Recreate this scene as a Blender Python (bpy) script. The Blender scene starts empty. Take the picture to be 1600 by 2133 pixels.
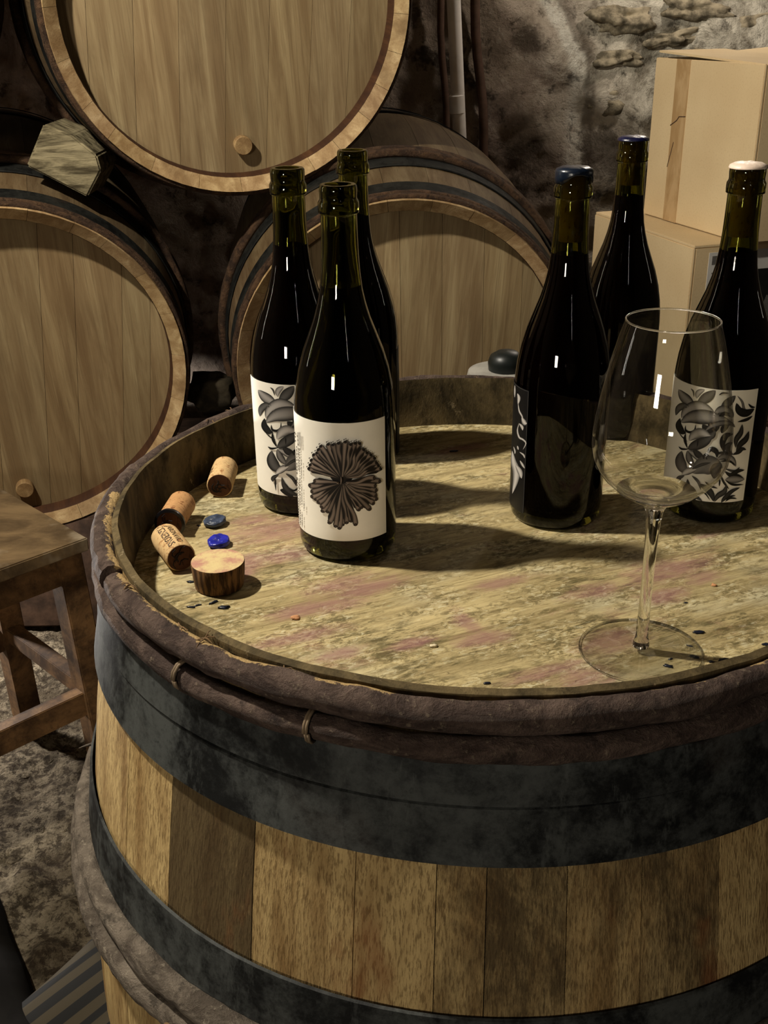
import bpy, bmesh, math, random
from mathutils import Vector, Matrix, noise
random.seed(7)
PI = math.pi
R_ = math.radians
sc = bpy.context.scene
COL = sc.collection

# ------------------------------------------------------------------ camera
FPX, PITCH, ROLL = 2267.6, .4312, .0144
HEAD = .83                      # height of the barrel head that serves as table
CAMZ = HEAD + .408
cp, sp, cr, sr = math.cos(PITCH), math.sin(PITCH), math.cos(ROLL), math.sin(ROLL)
RIGHT0, UP0, FWD = Vector((1, 0, 0)), Vector((0, sp, cp)), Vector((0, cp, -sp))
RIGHT = cr * RIGHT0 - sr * UP0
UP = sr * RIGHT0 + cr * UP0
EYE = Vector((0, 0, CAMZ))
cd = bpy.data.cameras.new('camera')
cam = bpy.data.objects.new('camera', cd)
COL.objects.link(cam)
cam.matrix_world = Matrix(((RIGHT.x, UP.x, -FWD.x, EYE.x), (RIGHT.y, UP.y, -FWD.y, EYE.y), (RIGHT.z, UP.z, -FWD.z, EYE.z), (0, 0, 0, 1)))
cd.sensor_fit = 'HORIZONTAL'
cd.sensor_width = 36
cd.lens = FPX * 36 / 1600
cd.clip_start = .02
sc.camera = cam

# ------------------------------------------------------------------ world, lamps, exposure
w = bpy.data.worlds.new('cellar_air')
sc.world = w
w.use_nodes = True
w.node_tree.nodes['Background'].inputs[0].default_value = (1, .78, .55, 1)
w.node_tree.nodes['Background'].inputs[1].default_value = .003


def lamp(name, loc, power, color, radius):
    l = bpy.data.lights.new(name, 'POINT')
    l.energy = power
    l.color = color
    l.shadow_soft_size = radius
    o = bpy.data.objects.new(name, l)
    o.location = loc
    COL.objects.link(o)
    return o


def tube_lamp(name, loc, aim, power, color, w_, h_):
    l = bpy.data.lights.new(name, 'AREA')
    l.shape = 'RECTANGLE'
    l.size, l.size_y = w_, h_
    l.energy = power
    l.color = color
    o = bpy.data.objects.new(name, l)
    o.location = loc
    d = Vector(aim) - Vector(loc)
    o.rotation_euler = d.to_track_quat('-Z', 'Y').to_euler()
    COL.objects.link(o)
    return o


lamp('work_lamp', (-.82, .92, HEAD + 1.25), 125, (1, .93, .79), .032)
tube_lamp('left_tube_lamp', (-1.35, 1.18, HEAD + .46), (0, .85, HEAD + .1), .6, (1, .92, .76), .018, .55)
tube_lamp('right_tube_lamp', (1.45, 1.25, HEAD + .50), (.2, .85, HEAD + .1), .25, (1, .92, .76), .018, .5)
tube_lamp('ceiling_tube_lamp', (.62, -1.4, 2.15), (.2, .85, HEAD), .9, (1, .95, .88), .016, .7)
tube_lamp('front_fill', (-1.0, -1.35, HEAD + .42), (0, .6, HEAD - .1), 14.0, (1, .90, .74), .30, .30)  # added fill, brightens the front label and staves
lamp('floor_lamp', (-1.12, 1.98, .42), 48, (1, .95, .90), .03)
lamp('wall_fill', (.78, 2.72, 1.75), 11, (1, .88, .76), .04)  # added fill, lifts the shaded part of the back wall
sc.view_settings.view_transform = 'Standard'
sc.view_settings.look = 'None'
sc.view_settings.exposure = 0.0
sc.view_settings.gamma = 1
sc.view_settings.use_curve_mapping = False


# ------------------------------------------------------------------ pixel helpers (where a thing stands, from its place in the photo)
def ray(px, py):
    return (FWD + (px - 800) / FPX * RIGHT + (1066.5 - py) / FPX * UP)


def at(px, py, z):
    d = ray(px, py)
    t = (z - EYE.z) / d.z
    return EYE + d * t


def at_y(px, py, y):
    d = ray(px, py)
    return EYE + d * (y / d.y)


def on_cyl(px, py, c, r):
    """ray meets vertical cylinder (centre c, radius r): angle relative to the direction towards the eye, and world z"""
    d = ray(px, py)
    ox, oy = EYE.x - c[0], EYE.y - c[1]
    A = d.x**2 + d.y**2
    B = 2 * (ox * d.x + oy * d.y)
    C = ox * ox + oy * oy - r * r
    D = B * B - 4 * A * C
    t = (-B - math.sqrt(max(D, 0))) / (2 * A)
    p = EYE + d * t
    th = math.atan2(p.y - c[1], p.x - c[0])
    th0 = math.atan2(-c[1], -c[0])
    a = (th - th0 + PI) % (2 * PI) - PI
    return a, p.z


# ------------------------------------------------------------------ node helpers
class NT:
    def __init__(s, name):
        s.m = bpy.data.materials.new(name)
        s.m.use_nodes = True
        s.t = s.m.node_tree
        s.b = s.t.nodes['Principled BSDF']
        s.tc = s.t.nodes.new('ShaderNodeTexCoord')

    def n(s, typ, **kw):
        x = s.t.nodes.new(typ)
        for k, v in kw.items():
            setattr(x, k, v)
        return x

    def link(s, a, b):
        s.t.links.new(a, b)

    def put(s, sock, v):
        if isinstance(v, bpy.types.NodeSocket):
            s.link(v, sock)
        elif isinstance(v, tuple) and len(v) == 3 and sock.type == 'RGBA':
            sock.default_value = (*v, 1)
        else:
            sock.default_value = v

    def mapping(s, scale=(1, 1, 1), rot=(0, 0, 0), loc=(0, 0, 0), src=None):
        x = s.n('ShaderNodeMapping')
        x.inputs['Scale'].default_value = scale
        x.inputs['Rotation'].default_value = rot
        x.inputs['Location'].default_value = loc
        s.link(src or s.tc.outputs['Object'], x.inputs[0])
        return x.outputs[0]

    def noise(s, vec=None, scale=5, detail=6, rough=.6, dist=0):
        x = s.n('ShaderNodeTexNoise')
        s.link(vec or s.tc.outputs['Object'], x.inputs['Vector'])
        x.inputs['Scale'].default_value = scale
        x.inputs['Detail'].default_value = detail
        x.inputs['Roughness'].default_value = rough
        x.inputs['Distortion'].default_value = dist
        return x.outputs['Fac']

    def voronoi(s, vec=None, scale=5, feature='F1'):
        x = s.n('ShaderNodeTexVoronoi', feature=feature)
        s.link(vec or s.tc.outputs['Object'], x.inputs['Vector'])
        x.inputs['Scale'].default_value = scale
        return x.outputs['Distance']

    def ramp(s, fac, stops):
        x = s.n('ShaderNodeValToRGB')
        e = x.color_ramp.elements
        while len(e) < len(stops):
            e.new(.5)
        for k, (p, c) in enumerate(stops):
            e[k].position = p
            e[k].color = (*c, 1) if isinstance(c, tuple) else (c, c, c, 1)
        s.put(x.inputs[0], fac)
        return x.outputs[0]

    def mix(s, fac, a, b, mode='MIX'):
        x = s.n('ShaderNodeMix', data_type='RGBA', blend_type=mode)
        s.put(x.inputs[0], fac)
        s.put(x.inputs[6], a)
        s.put(x.inputs[7], b)
        return x.outputs[2]

    def math(s, op, a, b=0.0, c=None, clamp=False):
        x = s.n('ShaderNodeMath', operation=op, use_clamp=clamp)
        s.put(x.inputs[0], a)
        s.put(x.inputs[1], b)
        if c is not None:
            s.put(x.inputs[2], c)
        return x.outputs[0]

    def rng(s, v, a, b, c=0., d=1.):
        x = s.n('ShaderNodeMapRange', interpolation_type='SMOOTHSTEP')
        s.put(x.inputs[0], v)
        for k, q in zip((1, 2, 3, 4), (a, b, c, d)):
            x.inputs[k].default_value = q
        return x.outputs[0]

    def bump(s, h, strength=.3, dist=.002, prev=None):
        x = s.n('ShaderNodeBump')
        x.inputs['Strength'].default_value = strength
        x.inputs['Distance'].default_value = dist
        s.link(h, x.inputs['Height'])
        if prev:
            s.link(prev, x.inputs['Normal'])
        s.link(x.outputs[0], s.b.inputs['Normal'])
        return x.outputs[0]

    def done(s, col=None, rough=.7, metal=0., spec=.4, **kw):
        if col is not None:
            s.put(s.b.inputs['Base Color'], col)
        s.put(s.b.inputs['Roughness'], rough)
        s.put(s.b.inputs['Metallic'], metal)
        s.b.inputs['Specular IOR Level'].default_value = spec
        for k, v in kw.items():
            s.put(s.b.inputs[k.replace('_', ' ')], v)
        return s.m


def srgb(r, g, b):
    f = lambda c: ((c / 255 + .055) / 1.055)**2.4 if c > 10 else c / 255 / 12.92
    return (f(r), f(g), f(b))


# ------------------------------------------------------------------ materials
def m_oak(name, base, dark, light, axis='Z', stain=.4, fine=1.0, object_tint=True, rough=.7, knotty=0.):
    t = NT(name)
    sca = {'X': (2, 26, 26), 'Y': (26, 2, 26), 'Z': (26, 26, 2)}[axis]
    sca2 = {'X': (8, 420, 420), 'Y': (420, 8, 420), 'Z': (420, 420, 8)}[axis]
    v = t.mapping(sca)
    g = t.noise(v, 1.6, 8, .62, .6)
    v2 = t.mapping(tuple(x * fine for x in sca2))
    f = t.noise(v2, 1, 3, .6)
    big = t.noise(t.mapping({'X': (3, 9, 9), 'Y': (9, 3, 9), 'Z': (9, 9, 3)}[axis]), 1, 6, .65, .3)
    c = t.mix(t.rng(g, .32, .68), dark, base)
    c = t.mix(t.rng(g, .55, .8), c, light)
    c = t.mix(t.math('MULTIPLY', t.rng(f, .5, .7), .35), c, tuple(x * .55 for x in dark))
    c = t.mix(t.math('MULTIPLY', t.rng(big, .5, .75), stain), c, tuple(x * .5 for x in dark))
    if object_tint:
        oi = t.n('ShaderNodeObjectInfo')
        c = t.mix(1.0, c, oi.outputs['Color'], 'MULTIPLY')
    h = t.math('ADD', t.math('MULTIPLY', f, .6), g)
    t.bump(h, .35, .0012)
    return t.done(c, rough, spec=.25)


M = {}
M['head_oak'] = m_oak('pale_head_oak', srgb(152, 132, 98), srgb(124, 102, 72), srgb(168, 150, 114), 'Y', .45)
M['chime_oak'] = m_oak('chime_oak', srgb(178, 152, 112), srgb(142, 114, 78), srgb(198, 176, 136), 'Z', .6)
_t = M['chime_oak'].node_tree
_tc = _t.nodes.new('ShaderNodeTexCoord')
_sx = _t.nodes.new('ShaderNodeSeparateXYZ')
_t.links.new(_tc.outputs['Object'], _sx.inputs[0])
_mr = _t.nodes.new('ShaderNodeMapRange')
for _k, _v in zip((1, 2, 3, 4), (-.020, -.017, .32, 1.0)):  # stave bodies darkened: browner wood, with shade put into the colour
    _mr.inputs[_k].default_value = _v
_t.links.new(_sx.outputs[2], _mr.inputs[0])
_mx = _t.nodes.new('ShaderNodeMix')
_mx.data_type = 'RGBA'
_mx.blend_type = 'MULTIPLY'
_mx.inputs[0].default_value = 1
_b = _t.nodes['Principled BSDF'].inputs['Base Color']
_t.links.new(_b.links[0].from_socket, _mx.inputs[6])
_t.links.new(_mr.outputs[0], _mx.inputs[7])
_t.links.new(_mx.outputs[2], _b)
M['plain_oak'] = m_oak('plain_oak', srgb(196, 162, 112), srgb(150, 116, 76), srgb(214, 184, 134), 'Z', .5)


def m_stave():
    t = NT('weathered_stave_oak')
    v = t.mapping((30, 30, 2.2))
    g = t.noise(v, 1.4, 8, .62, .5)
    f = t.noise(t.mapping((720, 720, 7)), 1, 4, .65)
    f2 = t.noise(t.mapping((420, 420, 22)), 1, 5, .75)
    c = t.mix(t.rng(g, .3, .7), srgb(142, 112, 70), srgb(204, 176, 122))
    c = t.mix(t.math('MULTIPLY', t.rng(f, .47, .62), .62), c, srgb(92, 68, 38))
    big = t.noise(t.mapping((13, 13, 6)), 1, 8, .72, .5)
    oi = t.n('ShaderNodeObjectInfo')
    sep = t.n('ShaderNodeSeparateColor')
    t.link(oi.outputs['Color'], sep.inputs[0])
    # red channel of the object colour = amount of black mould on that stave
    th = t.math('SUBTRACT', .98, t.math('MULTIPLY', sep.outputs[0], .62))
    mould = t.math('SMOOTH_MIN', 1, t.math('MULTIPLY', t.math('SUBTRACT', t.math('ADD', t.math('MULTIPLY', t.math('SUBTRACT', big, .08), .95), t.math('MULTIPLY', f2, .40)), t.math('SUBTRACT', th, .06)), 3.6), .1, clamp=True)
    c = t.mix(t.math('MULTIPLY', mould, .84, clamp=True), c, srgb(60, 49, 34))
    c = t.mix(t.math('MULTIPLY', t.rng(t.noise(t.mapping((18, 18, 6)), 1, 4), .58, .7), .5), c, srgb(128, 76, 42))
    t.bump(t.math('ADD', f, t.math('MULTIPLY', g, .8)), .6, .0018)
    return t.done(c, .8, spec=.15)


M['stave'] = m_stave()


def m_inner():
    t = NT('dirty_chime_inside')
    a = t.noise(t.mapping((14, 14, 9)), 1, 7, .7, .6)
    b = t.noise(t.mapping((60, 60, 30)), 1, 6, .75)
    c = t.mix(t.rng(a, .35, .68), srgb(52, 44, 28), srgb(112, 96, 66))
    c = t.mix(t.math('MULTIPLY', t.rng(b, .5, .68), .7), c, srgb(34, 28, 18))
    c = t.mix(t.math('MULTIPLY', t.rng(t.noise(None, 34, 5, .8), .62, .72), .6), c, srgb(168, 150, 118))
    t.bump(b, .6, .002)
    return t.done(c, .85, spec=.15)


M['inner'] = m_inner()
M['rim_brown'] = m_oak('oiled_rim_wood', srgb(74, 46, 26), srgb(54, 32, 19), srgb(88, 58, 34), 'Z', .4)

GRAIN = R_(24)


def m_tabletop():
    t = NT('stained_barrel_head')
    rot = t.mapping((1, 1, 1), (0, 0, -GRAIN))
    st = lambda s: t.mapping(s, src=rot)
    g = t.noise(st((4, 60, 1)), 1, 8, .65, .5)
    f = t.noise(st((45, 520, 1)), 1, 4, .65)
    m2 = t.noise(st((38, 130, 1)), 1, 8, .78, .4)
    blot = t.noise(st((9, 22, 1)), 1, 6, .7, .4)
    c = t.mix(t.rng(g, .3, .7), srgb(142, 124, 84), srgb(204, 184, 134))
    c = t.mix(t.math('MULTIPLY', t.rng(t.noise(st((7, 15, 1)), 1, 5, .6), .48, .70), .8), c, srgb(192, 182, 148))
    # open grain, dark dirt in patches
    patch = t.rng(blot, .44, .62)
    c = t.mix(t.math('MULTIPLY', t.math('MULTIPLY', patch, t.rng(m2, .44, .58)), .9), c, srgb(78, 70, 40))
    crust = t.noise(st((130, 230, 1)), 1, 5, .75, .6)
    pz = t.rng(t.noise(st((12, 26, 1)), 1.3, 6, .7, .3), .42, .58)
    c = t.mix(t.math('MULTIPLY', t.math('MULTIPLY', pz, t.rng(crust, .50, .56)), .72), c, srgb(92, 82, 50))
    c = t.mix(t.math('MULTIPLY', t.math('MULTIPLY', pz, t.rng(crust, .46, .40)), .6), c, srgb(214, 206, 172))
    c = t.mix(t.math('MULTIPLY', t.rng(f, .50, .66), .5), c, srgb(100, 82, 46))
    # wine stains where the wine was spilt
    sepx = t.n('ShaderNodeSeparateXYZ')
    t.link(t.tc.outputs['Object'], sepx.inputs[0])
    cx0, cy0 = BX, BY
    wob = t.noise(st((22, 60, 1)), 1, 6, .75)
    total = None
    spots = [(575, 1105, .075, .024), (500, 1175, .05, .016), (760, 1225, .06, .012), (520, 1085, .034, .010), (560, 1100, .045, .013), (590, 1160, .04, .012), (500, 1190, .02, .02), (385, 1192, .016, .005), (715, 1218, .045, .014), (640, 1270, .05, .011), (700, 1262, .035, .01), (975, 1300, .012, .026), (1000, 1330, .032, .012), (710, 1362, .03, .007), (860, 1340, .03, .008), (1390, 1190, .06, .02), (1460, 1200, .03, .012), (1380, 1240, .035, .012), (1275, 1335, .04, .015), (1210, 1412, .035, .012), (1130, 1400, .05, .007), (1470, 1118, .02, .005), (960, 935, .05, .01), (1240, 1230, .04, .01), (610, 1330, .06, .01), (1040, 1215, .04, .009), (1180, 1085, .03, .01)]
    for (px, py, rx, ry) in spots:
        p = at(px, py, HEAD)
        lx, ly = p.x - cx0, p.y - cy0
        a = GRAIN * (1 if rx > ry else 1)
        dx = t.math('SUBTRACT', sepx.outputs[0], lx)
        dy = t.math('SUBTRACT', sepx.outputs[1], ly)
        ry *= 1.5
        u = t.math('ADD', t.math('MULTIPLY', dx, math.cos(a) / rx), t.math('MULTIPLY', dy, math.sin(a) / rx))
        v = t.math('SUBTRACT', t.math('MULTIPLY', dy, math.cos(a) / ry), t.math('MULTIPLY', dx, math.sin(a) / ry))
        d = t.math('SQRT', t.math('ADD', t.math('MULTIPLY', u, u), t.math('MULTIPLY', v, v)))
        k = t.math('SUBTRACT', 1.25, d, clamp=True)
        total = k if total is None else t.math('MAXIMUM', total, k)
    wob2 = t.noise(st((80, 160, 1)), 1, 5, .75)
    stain = t.rng(t.math('ADD', t.math('ADD', t.math('MULTIPLY', total, .5), t.math('MULTIPLY', wob, .8)), t.math('MULTIPLY', wob2, .5)), .78, 1.25)
    c = t.mix(t.math('MULTIPLY', stain, .62), c, srgb(146, 98, 100), 'MIX')
    weak = t.rng(t.noise(st((11, 20, 1)), 1.3, 5, .7), .56, .70)
    c = t.mix(t.math('MULTIPLY', weak, .28), c, srgb(162, 110, 100))
    mint = t.rng(t.noise(st((26, 80, 1)), 1.1, 6, .7), .66, .74)
    c = t.mix(t.math('MULTIPLY', mint, .45), c, srgb(180, 196, 160))
    specks = t.rng(t.noise(None, 240, 2, .5), .73, .76)
    c = t.mix(t.math('MULTIPLY', specks, .8), c, srgb(60, 48, 32))
    hgt = t.math('ADD', t.math('MULTIPLY', f, .7), t.math('MULTIPLY', m2, 1.0))
    t.bump(hgt, .75, .0012)
    return t.done(c, .72, spec=.25)


BX, BY, RB = .0818, .8231, .2935     # the table barrel: centre and inner radius of its rim
M['tabletop'] = m_tabletop()


def m_iron(name, base, dust, rust=.2):
    t = NT(name)
    a = t.noise(None, 11, 9, .72, .15)
    b = t.noise(None, 70, 7, .75)
    c = t.mix(t.rng(t.math('ADD', t.math('MULTIPLY', a, .7), t.math('MULTIPLY', b, .3)), .43, .60), base, dust)
    c = t.mix(t.math('MULTIPLY', t.rng(t.noise(t.mapping((40, 40, 8)), 1, 6, .75), .56, .64), .35), c, tuple(x * 1.5 for x in dust))
    c = t.mix(t.math('MULTIPLY', t.rng(b, .55, .7), .6), c, tuple(x * .35 for x in base))
    c = t.mix(t.math('MULTIPLY', t.rng(t.noise(None, 9, 4), .58, .72), rust), c, srgb(70, 46, 30))
    t.bump(t.math('ADD', a, t.math('MULTIPLY', b, .5)), .35, .0015)
    return t.done(c, t.rng(b, .3, .7, .55, .8), .0, spec=.22)


M['iron'] = m_iron('black_hoop_iron', srgb(15, 16, 16), srgb(68, 70, 68), .1)
M['iron_bg'] = m_iron('dark_hoop_iron', srgb(14, 14, 13), srgb(34, 34, 31), .25)

M['iron_bg'].node_tree.nodes['Principled BSDF'].inputs['Specular IOR Level'].default_value = .12


def m_bark(name, c1, c2, c3):
    t = NT(name)
    a = t.noise(t.mapping((30, 30, 60)), 1, 7, .7, .7)
    b = t.noise(None, 150, 6, .75)
    c = t.mix(t.rng(a, .36, .66), c1, c2)
    c = t.mix(t.math('MULTIPLY', t.rng(b, .56, .68), .65), c, c3)
    c = t.mix(t.math('MULTIPLY', t.rng(t.noise(None, 45, 5, .7), .55, .68), .7), c, tuple(x * .3 for x in c1))
    at_ = t.n('ShaderNodeAttribute', attribute_name='worn')
    wn = t.math('ADD', at_.outputs['Fac'], t.math('MULTIPLY', t.math('SUBTRACT', t.noise(t.mapping((34, 34, 34)), 1, 7, .8), .5), 2.6))
    c = t.mix(t.rng(wn, .66, .78), c, srgb(196, 164, 112))
    t.bump(t.math('ADD', a, t.math('MULTIPLY', b, .8)), 1.0, .006)
    return t.done(c, .75, spec=.25)


M['bark'] = m_bark('chestnut_bark', srgb(62, 48, 42), srgb(104, 86, 76), srgb(142, 126, 106))
M['bark_grey'] = m_bark('grey_chestnut_bark', srgb(84, 74, 64), srgb(134, 122, 108), srgb(172, 160, 140))
M['bark_red'] = m_bark('red_chestnut_bark', srgb(48, 33, 23), srgb(88, 64, 44), srgb(112, 90, 66))


def m_plain(name, col, rough=.6, spec=.4, vary=.15, scale=40, bump=0., **kw):
    t = NT(name)
    a = t.noise(None, scale, 5, .65)
    c = t.mix(t.rng(a, .35, .65), tuple(x * (1 - vary) for x in col), tuple(min(1, x * (1 + vary)) for x in col))
    if bump:
        t.bump(a, bump, .002)
    return t.done(c, rough, spec=spec, **kw)


M['wicker'] = m_plain('split_wicker_tie', srgb(116, 98, 76), .7, bump=.4)
M['straw'] = m_plain('frayed_fibre', srgb(112, 86, 56), .8)
M['cork'] = None


def m_cork(name, base, dark):
    t = NT(name)
    a = t.noise(t.mapping((1, 1, .4)), 130, 6, .75)
    b = t.noise(t.mapping((1, 1, .35)), 320, 4, .7)
    c = t.mix(t.rng(a, .3, .7), tuple(x * .72 for x in base), base)
    c = t.mix(t.rng(a, .58, .63), c, dark)
    c = t.mix(t.math('MULTIPLY', t.rng(b, .56, .62), .8), c, dark)
    t.bump(a, .35, .0008)
    return t.done(c, .75, spec=.2)


M['cork'] = m_cork('pale_cork', srgb(220, 184, 132), srgb(150, 104, 62))
M['cork2'] = m_cork('tan_cork', srgb(198, 150, 100), srgb(130, 84, 50))
M['cork_end'] = m_cork('wine_dark_cork_end', srgb(96, 62, 42), srgb(52, 30, 22))


def m_bung():
    t = NT('stained_bung')
    f = t.noise(t.mapping((220, 220, 20)), 1, 4, .7)
    g = t.noise(t.mapping((60, 60, 14)), 1, 5)
    side = t.mix(t.rng(f, .42, .6), srgb(62, 42, 28), srgb(132, 98, 64))
    top = t.mix(t.rng(t.noise(None, 60, 6, .7), .38, .62), srgb(206, 184, 134), srgb(178, 130, 112))
    geo = t.n('ShaderNodeSeparateXYZ')
    t.link(t.tc.outputs['Normal'], geo.inputs[0])
    c = t.mix(t.rng(geo.outputs[2], .5, .8), side, top)
    t.bump(t.math('ADD', f, g), .5, .001)
    return t.done(c, .75, spec=.2)


M['bung'] = m_bung()
M['ink'] = NT('printed_ink').done(srgb(52, 30, 16), .6)
M['ink_end'] = NT('branded_ink').done(srgb(26, 14, 9), .7)
M['wax_black'] = m_plain('black_wax', srgb(20, 20, 24), .3, .5)
M['wax_slate'] = m_plain('slate_blue_wax', srgb(52, 62, 82), .38, .5, .35, 90, .5)
M['wax_blue'] = m_plain('bright_blue_wax', srgb(28, 34, 150), .3, .5, .3, 90, .5)
M['wax_cap'] = m_plain('blue_cap_wax', srgb(12, 22, 36), .28, .5, .3, 60, .3)
M['wax_white'] = m_plain('off_white_wax', srgb(226, 204, 186), .4, .5, .1, 60, .3)
M['wax_navy'] = m_plain('navy_wax', srgb(14, 16, 50), .3, .5, .3, 90, .5)
M['wax_chip'] = m_plain('wax_chip', srgb(24, 28, 42), .35, .5, .3, 300)
M['pipe'] = m_plain('grey_white_plastic_pipe', srgb(226, 220, 212), .45, .4, .12, 9)
M['shade_tear_brown'] = m_plain('shadow_strip_tear_brown', srgb(92, 72, 60), .8, .1)  # brown of the modelled shadow strips, shared by the tape tears
M['black_plastic'] = m_plain('black_plastic', srgb(22, 26, 24), .4)
M['grey_plastic'] = m_plain('grey_metal_paint', srgb(150, 146, 138), .45)
M['crumb'] = m_plain('cork_crumb', srgb(196, 140, 96), .8, bump=.4, scale=300)
M['mortar_bit'] = m_plain('pale_splinter', srgb(222, 206, 172), .8)

mm = NT('bench_wood')
g = mm.noise(mm.mapping((10, 10, 10)), 1, 7, .7, .4)
f = mm.noise(mm.mapping((50, 50, 50)), 1, 6, .7)
c = mm.mix(mm.rng(g, .35, .7), srgb(66, 46, 28), srgb(136, 102, 66))
c = mm.mix(mm.math('MULTIPLY', mm.rng(f, .5, .66), .5), c, srgb(50, 36, 24))
mm.bump(f, .4, .001)
M['bench'] = mm.done(c, .7, spec=.25)

mm = NT('bench_top_wood')
g = mm.noise(mm.mapping((6, 14, 10)), 1, 7, .7, .4)
c = mm.mix(mm.rng(g, .35, .7), srgb(76, 60, 40), srgb(122, 100, 70))
c = mm.mix(mm.rng(mm.noise(None, 7, 4), .55, .68), c, srgb(150, 136, 114))
M['bench_top'] = mm.done(c, .7, spec=.25)

mm = NT('grey_wedge_wood')
g = mm.noise(mm.mapping((8, 60, 60)), 1, 7, .7, .4)
c = mm.mix(mm.rng(g, .35, .66), srgb(60, 52, 36), srgb(150, 138, 108))
mm.bump(g, .8, .004)
M['wedge'] = mm.done(c, .8, spec=.15)

mm = NT('kraft_cardboard')
g = mm.noise(None, 6, 4, .5)
f = mm.noise(None, 260, 4, .7)
c = mm.mix(mm.rng(g, .3, .7), srgb(214, 188, 146), srgb(224, 200, 158))
c = mm.mix(mm.math('MULTIPLY', mm.rng(f, .5, .7), .2), c, srgb(160, 124, 80))
mm.bump(f, .15, .0005)
M['card'] = mm.done(c, .75, spec=.2)
mm = NT('packing_tape')
g = mm.noise(mm.mapping((30, 8, 8)), 1, 5, .7, .6)
c = mm.mix(mm.rng(g, .4, .65), srgb(176, 142, 98), srgb(200, 168, 124))
mm.bump(g, .3, .001)
M['tape'] = mm.done(c, .35, spec=.5)
M['paper_grey'] = m_plain('grey_box_label', srgb(200, 196, 190), .6, .3, .04)
M['paper_dark'] = m_plain('dark_label_picture', srgb(26, 25, 24), .5, .3, .3)
M['paper_print'] = m_plain('grey_print', srgb(96, 92, 88), .6, .3, .2, 300)

# glass
def m_glass(name, col, rough=0., ior=1.5, absorb=None, dens=0):
    t = NT(name)
    m = t.done(col, rough, spec=.5, Transmission_Weight=1.0, IOR=ior)
    if absorb:
        v = t.n('ShaderNodeVolumeAbsorption')
        v.inputs['Color'].default_value = (*absorb, 1)
        v.inputs['Density'].default_value = dens
        t.link(v.outputs[0], t.t.nodes['Material Output'].inputs['Volume'])
    return m


M['bottle_glass'] = m_glass('dark_green_bottle_glass', (.23, .24, .048), ior=1.42)
M['bottle_glass'].node_tree.nodes['Principled BSDF'].inputs['Specular IOR Level'].default_value = .34
M['red_wine'] = NT('dark_red_wine').done((.004, .001, .001), .6, spec=.0)
M['white_wine'] = m_glass('olive_white_wine', (.30, .24, .055), ior=1.34)


def m_thin(name):
    """thin clear glass: fresnel mirror over plain transparency"""
    t = NT(name)
    t.t.nodes.remove(t.b)
    tr = t.n('ShaderNodeBsdfTransparent')
    tr.inputs[0].default_value = (.965, .965, .955, 1)
    gl = t.n('ShaderNodeBsdfGlossy')
    gl.inputs['Roughness'].default_value = .0
    fr = t.n('ShaderNodeFresnel')
    ge = t.n('ShaderNodeNewGeometry')
    t.link(t.math('SUBTRACT', 1.62, t.math('MULTIPLY', ge.outputs['Backfacing'], 1.62 - 1 / 1.62)), fr.inputs[0])
    mx = t.n('ShaderNodeMixShader')
    t.link(fr.outputs[0], mx.inputs[0])
    t.link(tr.outputs[0], mx.inputs[1])
    t.link(gl.outputs[0], mx.inputs[2])
    t.link(mx.outputs[0], t.t.nodes['Material Output'].inputs[0])
    return t.m


M['thin_glass'] = m_thin('thin_clear_glass')
M['clear_glass'] = m_glass('clear_glass', (1, 1, .99))

M['label_white'] = m_plain('uncoated_white_label', srgb(244, 238, 224), .6, .3, .02)
M['label_black'] = m_plain('black_label', srgb(14, 13, 14), .45, .4, .1)
mm = NT('printed_artwork')
a_ = mm.n('ShaderNodeAttribute', attribute_name='print')
M['print'] = mm.done(a_.outputs['Color'], .6, spec=.3)


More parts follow.
